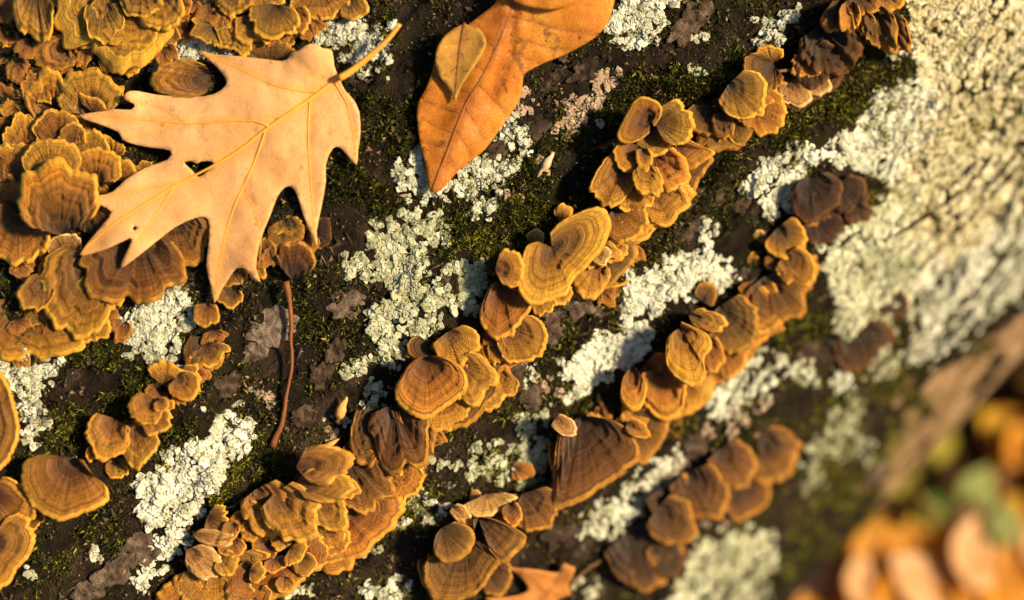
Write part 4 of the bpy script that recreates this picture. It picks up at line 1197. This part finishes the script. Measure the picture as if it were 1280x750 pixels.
def flat_leaf(name, label, outline, height, veins, mat, vmat, category='leaf', holes=(), step=5, sub=3, group=None, stalk=None, place=None, thick=.00045):
    """a leaf lying over the log: outline and veins in photograph pixels, height(px, py) in metres over the smooth log"""
    place = place or (lambda a, b, h: on_log(a, b, h)[0])
    O = catmull(outline, sub)
    H = [catmull(h, 3) for h in holes]
    pts = [tuple(p) for p in O]
    edges = [(i, (i + 1) % len(O)) for i in range(len(O))]
    for h in H:
        b = len(pts)
        pts += [tuple(p) for p in h]
        edges += [(b + i, b + (i + 1) % len(h)) for i in range(len(h))]
    lo, hi = O.min(0), O.max(0)
    gx, gy = np.meshgrid(np.arange(lo[0], hi[0], step), np.arange(lo[1], hi[1], step * .87), indexing='ij')
    gx = gx + (np.arange(gx.shape[1]) % 2) * step * .5
    gx, gy = gx.ravel() + rng.uniform(-.8, .8, gx.size), gy.ravel() + rng.uniform(-.8, .8, gx.size)
    loop = [tuple(p) for p in O] + [tuple(O[0])]
    ok = inside(gx, gy, O) & (seg_dist(gx, gy, loop) > step * .45)
    for h in H:
        ok &= ~inside(gx, gy, h) & (seg_dist(gx, gy, [tuple(p) for p in h] + [tuple(h[0])]) > step * .45)
    pts += list(zip(gx[ok], gy[ok]))
    v2, _, tri, _, _, _ = delaunay_2d_cdt([Vector(p) for p in pts], edges, [], 0, 1e-5)
    v2 = np.array([tuple(v) for v in v2])
    tri = np.array(tri)
    c = v2[tri].mean(1)
    ins = inside(c[:, 0], c[:, 1], O)
    for h in H:
        ins &= ~inside(c[:, 0], c[:, 1], h)
    tri = tri[ins]
    vd = np.full(len(v2), 1e9)
    for line, w in veins:
        vd = np.minimum(vd, seg_dist(v2[:, 0], v2[:, 1], line) * (1.6 / w))
    quilt = .0007 * (1 - np.exp(-vd / 5))
    hgt = height(v2[:, 0], v2[:, 1]) + quilt
    top = place(v2[:, 0], v2[:, 1], hgt)
    bot = place(v2[:, 0], v2[:, 1], hgt - thick)
    nv = len(v2)
    # rim: boundary edges joined top to bottom
    e = np.concatenate([tri[:, [0, 1]], tri[:, [1, 2]], tri[:, [2, 0]]])
    key = np.sort(e, 1)
    _, inv, cnt = np.unique(key, axis=0, return_inverse=True, return_counts=True)
    be = e[cnt[inv.ravel()] == 1]
    f = tri[len(tri) // 2]
    if np.cross(top[f[1]] - top[f[0]], top[f[2]] - top[f[0]]) @ B < 0:
        tri = tri[:, ::-1].copy()
    V = np.concatenate([top, bot])
    rim = np.stack([be[:, 0], be[:, 1], be[:, 1] + nv, be[:, 0] + nv], -1)
    root = thing(name, top[len(top) // 2], label, category, group)
    part('blade', root, V, [np.concatenate([tri, tri[:, ::-1] + nv]), rim], mat, attrs={'vein': np.tile(np.minimum(vd / 14, 1), 2)})
    for i, (line, w) in enumerate(veins):
        L = resample(catmull(line, 5, False), max(6, int(len(line) * 6)))
        d = np.full(len(L), 1e9)
        hh = height(L[:, 0], L[:, 1])
        q = np.linspace(0, 1, len(L))
        rad = w * .43e-3 * .5 * (1 - .75 * q) + .00008
        p = place(L[:, 0], L[:, 1], hh + rad * .25)
        v, f = tube(p, rad, 7)
        part('midrib' if i == 0 else 'vein', root, v, f, vmat)
    if stalk is not None:
        line, hs, w0, w1 = stalk
        L = resample(catmull(line, 5, False), 24)
        hq = np.interp(np.linspace(0, 1, 24), np.linspace(0, 1, len(hs)), hs)
        p = place(L[:, 0], L[:, 1], hq)
        v, f = tube(p, np.linspace(w0, w1, 24) * .43e-3 * .5, 9)
        part('stalk', root, v, f, vmat)
    return root


def oz(pts, ox, oy, s):                                       # enlarged-view coordinates -> photograph pixels
    return [(ox + a / s, oy + b / s) for a, b in pts]


OAK_LEAF = leaf_material('oak_leaf', [(.27, (.44, .22, .085)), (.45, (.66, .37, .17)), (.75, (.76, .465, .24))], (.66, .30, .04), .12, .55, (.28, .12, .035), .5)
OAK_VEIN = vein_material('oak_vein', (.60, .27, .035), (.72, .38, .07))
oak = oz([(675, 162), (662, 130), (656, 90), (632, 84), (610, 72), (588, 76), (570, 90), (548, 96), (545, 106), (528, 117), (480, 112), (420, 105), (350, 100), (305, 88), (332, 112), (358, 135), (378, 162), (380, 180), (350, 203), (290, 211), (200, 205), (150, 195), (122, 198), (115, 216), (142, 230), (132, 244), (90, 242), (70, 247), (0, 256), (10, 268), (45, 280), (100, 302), (110, 322), (145, 335), (190, 343), (236, 350), (228, 374), (172, 394), (120, 425), (85, 458), (45, 467), (0, 470), (48, 490), (82, 510), (62, 540), (30, 578), (-2, 622), (32, 618), (80, 602), (130, 578), (134, 590), (118, 622), (104, 658), (140, 634), (190, 594), (250, 548), (300, 526), (326, 524), (337, 545), (334, 600), (329, 650), (340, 700), (350, 748), (368, 715), (385, 688), (408, 656), (432, 660), (448, 680), (470, 692), (458, 655), (466, 600), (480, 555), (495, 520), (514, 470), (534, 446), (552, 445), (566, 468), (580, 515), (598, 560), (618, 600), (616, 560), (630, 490), (640, 430), (640, 385), (658, 345), (676, 342), (694, 360), (720, 388), (724, 350), (730, 305), (727, 250), (712, 218), (692, 196), (682, 178)], 100, 20, 2.0825)
oak_hole = oz([(272, 382), (290, 378), (305, 384), (318, 378), (346, 380), (340, 396), (322, 412), (306, 418), (292, 402)], 100, 20, 2.0825)
oak_hole2 = oz([(138, 551), (143, 547), (148, 551), (145, 557), (139, 557)], 100, 20, 2.0825)
oak_veins = [(oz([(675, 160), (600, 215), (490, 290), (420, 345), (350, 388), (250, 440), (160, 495), (90, 540), (10, 605)], 100, 20, 2.0825), 4.6),
             (oz([(492, 286), (430, 272), (280, 280), (160, 270), (50, 258)], 100, 20, 2.0825), 2.4), (oz([(625, 198), (570, 195), (500, 178), (420, 140), (320, 98)], 100, 20, 2.0825), 2.2),
             (oz([(484, 296), (450, 390), (400, 500), (372, 600), (352, 725)], 100, 20, 2.0825), 2.4), (oz([(598, 222), (594, 310), (600, 420), (612, 575)], 100, 20, 2.0825), 2.0),
             (oz([(664, 175), (695, 230), (710, 300), (718, 372)], 100, 20, 2.0825), 1.8), (oz([(265, 432), (180, 448), (90, 464), (15, 472)], 100, 20, 2.0825), 1.8), (oz([(245, 445), (190, 530), (150, 590), (112, 645)], 100, 20, 2.0825), 1.6),
             (oz([(430, 452), (470, 560), (464, 670)], 100, 20, 2.0825), 1.2), (oz([(280, 280), (200, 235), (135, 222)], 100, 20, 2.0825), 1.3), (oz([(660, 172), (600, 150), (560, 110)], 100, 20, 2.0825), 1.3), (oz([(230, 280), (180, 310), (120, 318)], 100, 20, 2.0825), 1.1)]


def oak_height(px, py):
    h = .0135 + .006 * np.exp(-((px - 175) ** 2 + (py - 310) ** 2) / 45 ** 2) + .005 * np.exp(-((px - 325) ** 2 + (py - 315) ** 2) / 40 ** 2) + .004 * (fbm(px / 120, py / 120, 201) - .5) + .0025 * (fbm(px / 38, py / 38, 202) - .5)
    h = h + .0045 * np.exp(-((px - 150) ** 2 + (py - 112) ** 2) / 30 ** 2) + .006 * np.exp(-((px - 390) ** 2 + (py - 58) ** 2) / 26 ** 2) - .0035 * np.exp(-((px - 268) ** 2 + (py - 372) ** 2) / 40 ** 2)
    h = h + .003 * np.clip((130 - px) / 60, -1, 1) - .004 * np.exp(-((px - 420) ** 2 + (py - 110) ** 2) / 50 ** 2)
    return h


flat_leaf('oak_leaf', 'pale tan oak leaf with pointed lobes lying on the brackets', oak, oak_height, oak_veins, OAK_LEAF, OAK_VEIN, holes=(oak_hole, oak_hole2), sub=2,
          stalk=(((424, 98), (440, 88), (462, 70), (484, 50), (500, 30)), (.0125, .0125, .014, .016, .018), 9, 5.5))

BR_LEAF = leaf_material('brown_leaf', [(.28, (.30, .085, .011)), (.45, (.52, .18, .017)), (.6, (.62, .25, .026)), (.75, (.74, .36, .06))], (.17, .045, .010), .15, .42, (.12, .03, .012), .8)
BR_VEIN = vein_material('brown_vein', (.20, .065, .013), (.32, .11, .02))
br = oz([(148, 722), (135, 680), (120, 600), (104, 530), (95, 460), (95, 400), (106, 368), (128, 330), (150, 270), (165, 215), (200, 165), (250, 118), (300, 82), (345, 48), (386, 14), (410, -40), (460, -110), (560, -160), (700, -170), (800, -110), (836, -40), (828, 30), (806, 90), (762, 140), (700, 178), (640, 208), (570, 236), (510, 268), (492, 292), (486, 350), (462, 402), (428, 452), (390, 505), (350, 560), (300, 600), (250, 640), (205, 690), (176, 718)], 490, 0, 3)
RID_A = oz([(152, 712), (178, 640), (205, 575), (240, 480), (280, 385), (330, 300), (380, 205), (420, 110), (450, 20), (470, -60), (520, -140)], 490, 0, 3)
RID_B = oz([(372, 372), (400, 300), (430, 230), (446, 150), (452, 80), (466, 15)], 490, 0, 3)
br_veins = [(RID_A, 3.2), (RID_B, 2.0)]
for s0, e0 in (((232, 500), (108, 440)), ((262, 425), (110, 370)), ((300, 350), (150, 280)), ((350, 265), (200, 160)), ((390, 180), (290, 85)), ((240, 480), (300, 590)), ((275, 400), (360, 540)), ((330, 320), (440, 430)), ((440, 190), (560, 232)), ((446, 130), (650, 190)), ((452, 60), (760, 130)), ((215, 550), (120, 530)), ((210, 570), (245, 640))):
    mx_, my_ = (s0[0] + e0[0]) / 2, (s0[1] + e0[1]) / 2
    br_veins.append((oz([s0, (mx_ + 6, my_ + 8), e0], 490, 0, 3), 1.3))


def br_height(px, py):
    dA = seg_dist(px, py, RID_A)
    dB = seg_dist(px, py, RID_B)
    h = .0085 + .0040 * np.exp(-(dA / 20) ** 2) - .0022 * np.exp(-(dB / 7) ** 2) + .0035 * (fbm(px / 60, py / 60, 211) - .5) + .0016 * (fbm(px / 18, py / 18, 212) - .5)
    return h + .006 * np.clip((120 - py) / 120, 0, 1) + .003 * np.clip((px - 660) / 80, 0, 1)


flat_leaf('brown_leaf', 'long russet brown leaf folded along its midrib at the top', br, br_height, br_veins, BR_LEAF, BR_VEIN, sub=2)
SL = leaf_material('small_leaf', [(.3, (.42, .20, .035)), (.5, (.52, .28, .055)), (.75, (.60, .35, .085))], (.24, .10, .02), .12, .55, (.15, .06, .015), .55)
SLV = vein_material('small_leaf_vein', (.10, .04, .012), (.16, .07, .02))
sl = oz([(235, 382), (218, 340), (180, 290), (164, 245), (165, 195), (190, 145), (225, 112), (262, 92), (272, 84), (282, 94), (322, 104), (350, 140), (350, 175), (332, 215), (300, 262), (268, 310), (248, 352)], 490, 0, 3)
slv = [(oz([(272, 84), (258, 150), (248, 230), (240, 310), (236, 374)], 490, 0, 3), 2.4)]
for s0, e0 in (((258, 150), (190, 160)), ((252, 195), (172, 225)), ((247, 245), (185, 285)), ((258, 150), (335, 130)), ((252, 200), (330, 205)), ((246, 250), (290, 265))):
    slv.append((oz([s0, ((s0[0] + e0[0]) / 2, (s0[1] + e0[1]) / 2 + 8), e0], 490, 0, 3), .8))
flat_leaf('small_leaf', 'little yellow teardrop leaf resting on the russet brown leaf', sl, lambda a, b: br_height(a, b) + .0032 + .0012 * (fbm(a / 22, b / 22, 220) - .5) + .0012 * ((a - 570) / 30) ** 2 * .6, slv, SL, SLV)
t2 = oz([(455, 2), (490, 18), (540, 30), (600, 35), (660, 24), (710, 4), (745, -30), (700, -100), (600, -130), (500, -90), (458, -40)], 490, 0, 3)
flat_leaf('brown_leaf', 'second russet leaf overlapping at the top edge, mostly cut off', t2, lambda a, b: br_height(a, b) + .006 + .002 * (fbm(a / 30, b / 30, 225) - .5), [(oz([(456, 4), (540, -30), (640, -60), (730, -60)], 490, 0, 3), 2.5)], BR_LEAF, BR_VEIN)
bl = oz([(500, 592), (545, 600), (600, 602), (660, 610), (735, 622), (752, 596), (770, 578), (795, 588), (822, 602), (806, 645), (790, 690), (802, 722), (770, 735), (740, 752), (690, 790), (600, 800), (480, 790), (400, 742), (470, 738), (540, 730), (590, 712), (598, 695), (585, 665), (550, 630)], 500, 550, 3.75)
FRAG = leaf_material('fragment_leaf', [(.3, (.36, .13, .03)), (.5, (.48, .20, .05)), (.75, (.58, .28, .085))], (.2, .07, .02), .12, .55)
flat_leaf('brown_leaf', 'torn orange brown lobed leaf at the bottom edge', bl, lambda a, b: .0075 + .005 * (fbm(a / 40, b / 40, 230) - .5) + .002 * (fbm(a / 14, b / 14, 231) - .5) + .003 * np.clip((a - 690) / 25, 0, 1),
          [(oz([(640, 770), (690, 720), (730, 670), (765, 600)], 500, 550, 3.75), 2.2), (oz([(690, 720), (620, 660), (510, 595)], 500, 550, 3.75), 1.5), (oz([(700, 705), (750, 740)], 500, 550, 3.75), 1.2)], FRAG, BR_VEIN)

def bits(name, label, category, line, hs, w0, w1, mat, sides=9, n=30, group=None):
    L = resample(catmull(line, 6, False), n)
    hq = np.interp(np.linspace(0, 1, n), np.linspace(0, 1, len(hs)), hs)
    p, _ = on_log(L[:, 0], L[:, 1], hq)
    rad = np.interp(np.linspace(0, 1, n), np.linspace(0, 1, len(w0)), w0) * .43e-3 * .5 if isinstance(w0, (list, tuple)) else np.linspace(w0, w1, n) * .43e-3 * .5
    rad = rad * (1 + .45 * (noise(np.arange(n) * .55, np.arange(n) * 0, len(label)) - .5))
    p = p + RIGHT * (.0011 * (noise(np.arange(n) * .4, np.arange(n) * 0, len(label) + 3) - .5))[:, None]
    v, f = tube(p, rad, sides)
    return tag(part(name, None, v, f, mat, origin=p[n // 2]), label, category, group)


STALK = vein_material('leaf_stalk', (.12, .04, .015), (.24, .085, .03))
bits('leaf_stalk', 'slender reddish fallen leaf stalk below the oak leaf', 'leaf stalk', ((357, 352), (361, 380), (364, 420), (364, 460), (357, 505), (348, 540), (341, 558)), (.010, .0075, .007, .0065, .006, .005, .004), (7.5, 5.5, 4.6, 4.4, 4.4, 5, 8), 0, STALK)
TWIG = vein_material('dry_twig', (.10, .045, .02), (.24, .12, .05))
bits('twig', 'thin reddish twig by the torn lobed leaf', 'twig', ((706, 742), (722, 722), (742, 706), (758, 698)), (.006, .007, .006, .004), (3, 4, 3.5, 2), 0, TWIG)
bits('twig', 'short rusty twig below the white lichen slab', 'twig', ((746, 492), (752, 505), (757, 518), (766, 524)), (.004, .007, .007, .004), (4, 7, 7, 4), 0, TWIG)
bits('twig', 'straight dry twig over the ear cluster in the upper right', 'twig', ((956, 92), (975, 89), (998, 86), (1004, 78)), (.007, .009, .009, .008), (3, 4, 4, 3), 0, TWIG)
BUD = margin_material('bud_scale', (.50, .24, .06), (.66, .38, .13))
bits('bud', 'orange pointed bud lying near the dark hollow', 'bud', ((422, 528), (424, 518), (428, 506), (434, 496)), (.004, .006, .006, .005), (5, 13, 9, 2), 0, BUD, n=16)
CHIP = margin_material('wood_chip', (.46, .32, .20), (.62, .48, .34))
bits('wood_chip', 'pale splinter of wood on bark under the brown leaf', 'wood chip', ((670, 222), (678, 212), (686, 200), (691, 190)), (.004, .005, .005, .004), (3, 9, 11, 3), 0, CHIP, sides=5, n=12)
bits('wood_chip', 'orange sliver right of the lone bark scale', 'wood chip', ((396, 560), (410, 556), (424, 548)), (.004, .005, .004), (3, 7, 3), 0, BUD, sides=5, n=10)

# ------------------------------------------------------------------ fallen leaves on the forest floor
FL = {'orange': leaf_material('orange_leaf', [(.3, (.66, .28, .02)), (.5, (.80, .40, .04)), (.75, (.88, .52, .10))], (.45, .16, .02), .5), 'peach': leaf_material('peach_leaf', [(.3, (.78, .46, .22)), (.5, (.88, .60, .36)), (.75, (.9, .68, .48))], (.5, .24, .08), .5),
      'yellow': leaf_material('yellow_leaf', [(.3, (.62, .38, .02)), (.5, (.76, .52, .05)), (.75, (.8, .6, .14))], (.5, .28, .03), .5), 'green': leaf_material('green_leaf', [(.3, (.25, .34, .10)), (.5, (.36, .45, .18)), (.75, (.5, .56, .30))], (.2, .26, .08), .5),
      'deep': leaf_material('deep_green_leaf', [(.3, (.03, .09, .012)), (.6, (.06, .15, .022)), (.8, (.1, .2, .04))], (.04, .08, .02), .5), 'lime': leaf_material('lime_leaf', [(.3, (.28, .30, .015)), (.5, (.42, .42, .03)), (.75, (.55, .52, .06))], (.3, .28, .03), .5),
      'brown': leaf_material('litter_leaf', [(.3, (.10, .04, .012)), (.5, (.18, .075, .02)), (.75, (.28, .13, .04))], (.1, .04, .012), .15)}
FV = vein_material('fallen_leaf_vein', (.35, .16, .04), (.5, .25, .07))


def leaf_shape(L, W, curl, cup, seed, ns=18, nt=9):
    """an ovate blade along +x with a curl along its length and a cup across; returns top and bottom sheets"""
    u = np.linspace(0, 1, ns)[:, None]
    v = np.linspace(-1, 1, nt)[None]
    half = W / 2 * np.sin(math.pi * np.clip(u * .96 + .02, 0, 1) ** .8) ** .85 + .0006
    xx = L * u + 0 * v
    yy = half * v * (1 + .05 * np.sin(u * 40 + seed))
    zz = curl * L * (4 * (u - .5) ** 2 - .3) + cup * half * np.abs(v) ** 1.6 + .012 * L * (noise(u * 5 + seed, v * 2 + 9 + 0 * u, seed) - .5)
    return np.stack([xx - L / 2, yy, zz], -1)


def fallen_leaf(label, pos, L, W, yaw, tilt, roll, mat, curl=.15, cup=.25, group='blurred fallen leaves on the ground', face=.85, up=(0, 0, 1), seed=[0]):
    seed[0] += 1
    S_ = leaf_shape(L, W, curl, cup, seed[0])
    ns, nt = S_.shape[:2]
    lean = Vector(up) * (1.0 - face) + (Vector(to_sun) + Vector(B)) * face
    M = np.array(lean.normalized().to_track_quat('Z', 'Y').to_matrix() @ Matrix.Rotation(yaw, 3, 'Z') @ Matrix.Rotation(tilt, 3, 'Y') @ Matrix.Rotation(roll, 3, 'X'))
    top = S_.reshape(-1, 3) @ M.T + pos
    bot = (S_ - np.array((0, 0, .0005))).reshape(-1, 3) @ M.T + pos
    root = thing('fallen_leaf', pos, label, 'leaf', group)
    n = ns * nt
    F = grid_faces(ns, nt)
    ring = list(range(nt)) + [i * nt + nt - 1 for i in range(1, ns)] + [(ns - 1) * nt + j for j in range(nt - 2, -1, -1)] + [i * nt for i in range(ns - 2, 0, -1)]
    rim = np.array([(a, b, b + n, a + n) for a, b in zip(ring, ring[1:] + ring[:1])])
    vein = np.abs(np.tile(np.linspace(-1, 1, nt), ns))
    part('blade', root, np.concatenate([top, bot]), [np.concatenate([F, F[:, ::-1] + n, rim])], FL[mat], attrs={'vein': np.tile(vein, 2)})
    mid = S_[:, nt // 2] + np.array((0, 0, .0004))
    mid = np.concatenate([[mid[0] - np.array((L * .28, 0, -.004)), mid[0] - np.array((L * .12, 0, 0))], mid]) @ M.T + pos
    v, f = tube(mid, np.linspace(.0011, .0004, len(mid)), 6)
    part('midrib', root, v, f, FV)
    return root


FALLEN = [
    ('round bright yellow leaf alone in the dark gap by the log', 1242, 529, .035, 34, 40, 'yellow'), ('orange yellow leaf cut by the right edge', 1276, 560, .03, 62, 46, 'orange'),
    ('large pale green leaf among orange ones', 1222, 614, .06, 66, 44, 'green'), ('pale green leaf end nearest the right edge', 1258, 656, .04, 52, 34, 'green'),
    ('deep green leaf left of the large pale green one', 1172, 640, .05, 52, 38, 'deep'), ('lime yellow leaf against the foot of the log', 1130, 598, .07, 56, 40, 'lime'),
    ('big peach leaf catching the most sun below the green leaf', 1220, 690, .07, 92, 66, 'peach'), ('curved orange leaf standing up nearest the log', 1092, 652, .08, 76, 38, 'orange'),
    ('peach leaf at the bottom edge near the log', 1036, 722, .07, 88, 56, 'peach'), ('peach leaf at the bottom edge between the big ones', 1150, 728, .06, 96, 60, 'peach'),
    ('orange leaf beneath the curved standing one', 1108, 706, .045, 100, 72, 'orange'), ('small yellow leaf beside the deep green one', 1152, 662, .04, 44, 34, 'yellow'),
    ('olive leaf in shade by the log edge', 1176, 556, .06, 46, 34, 'lime'), ('pale green scrap above the large green leaf', 1246, 590, .03, 44, 26, 'lime'),
    ('brown orange leaf in the bottom right corner', 1262, 732, .03, 100, 76, 'orange'), ('rust brown leaf behind the green leaf', 1268, 604, .02, 60, 46, 'brown'),
    ('orange leaf between the big peach leaf and the corner', 1180, 700, .03, 80, 60, 'orange'), ('orange leaf low at the bottom edge', 1090, 744, .04, 96, 66, 'orange'),
    ('wide orange leaf filling the bottom edge under the peach one', 1140, 752, .05, 120, 80, 'orange'), ('orange leaf leaning on the curved standing one', 1060, 694, .06, 80, 56, 'orange'),
    ('golden leaf just below the big peach one', 1206, 738, .05, 96, 66, 'orange'), ('yellow orange leaf right of the big peach one', 1272, 690, .04, 84, 58, 'orange'),
    ('peach leaf propped on the orange ones at the bottom', 1080, 728, .09, 70, 48, 'peach'), ('orange yellow leaf beside the deep green one', 1140, 690, .07, 74, 52, 'orange'), ('small orange leaf left of the big peach one', 1184, 664, .08, 46, 32, 'orange'),
    ('golden scrap of leaf near the right edge below the green', 1262, 640, .05, 50, 32, 'yellow'),
    ('amber leaf under the pale green end', 1232, 746, .05, 90, 60, 'orange')]
for i, (lab, px, py, z, Lp, Wp, m) in enumerate(FALLEN):
    low = .73 * px + .68 * py > 1262 and py > 625             # on the added sunward bank, else on the level ground
    p = on_sun_bank(px, py, .014 + (i % 4) * .004 + (.012 if m in ('green', 'deep', 'peach') else 0)) if low else on_ground(px, py, z)
    mpp = np.linalg.norm(p - CAM) / FPX
    random.seed(900 + i)
    fallen_leaf(lab, p, Lp * mpp, Wp * mpp * 1.15, random.uniform(0, 6.28), random.uniform(-.3, .2), random.uniform(-.3, .3), m, random.uniform(.0, .1), random.uniform(.0, .15), face=.35 if low else .85, up=SUN_BANK_N if low else (0, 0, 1))
random.seed(77)
BRIGHT = 'one of the bright orange and peach leaves heaped in the sunny lower right corner'
for i in range(84):  # pale leaf colours put the sunny glow into this heap
    px, py = random.uniform(1000, 1330), random.uniform(676, 810)
    if .73 * px + .68 * py < 1222 or (px < 1060 and py < 705):
        continue
    p = on_sun_bank(px, py, random.uniform(0, .012))
    fallen_leaf(BRIGHT, p, random.uniform(.05, .08), random.uniform(.036, .056), random.uniform(0, 6.28), random.uniform(-.35, .35), random.uniform(-.35, .35), random.choice(('orange', 'yellow', 'peach', 'yellow', 'peach')), random.uniform(0, .08), random.uniform(0, .15), BRIGHT[11:], .2, SUN_BANK_N)
LITTER = 'one of the brown and orange leaves carpeting the ground beside the log'
for i in range(60):
    px, py = random.uniform(1010, 1380), random.uniform(470, 840)
    if .73 * px + .68 * py < 1235:
        continue
    p = on_ground(px, py, random.uniform(.0, .02))
    fallen_leaf(LITTER, p, random.uniform(.05, .09), random.uniform(.03, .05), random.uniform(0, 6.28), random.uniform(-.3, .3), random.uniform(-.4, .4), random.choice(('brown', 'orange', 'orange', 'orange', 'yellow')), random.uniform(.05, .25), random.uniform(.1, .5), LITTER[11:], .4)
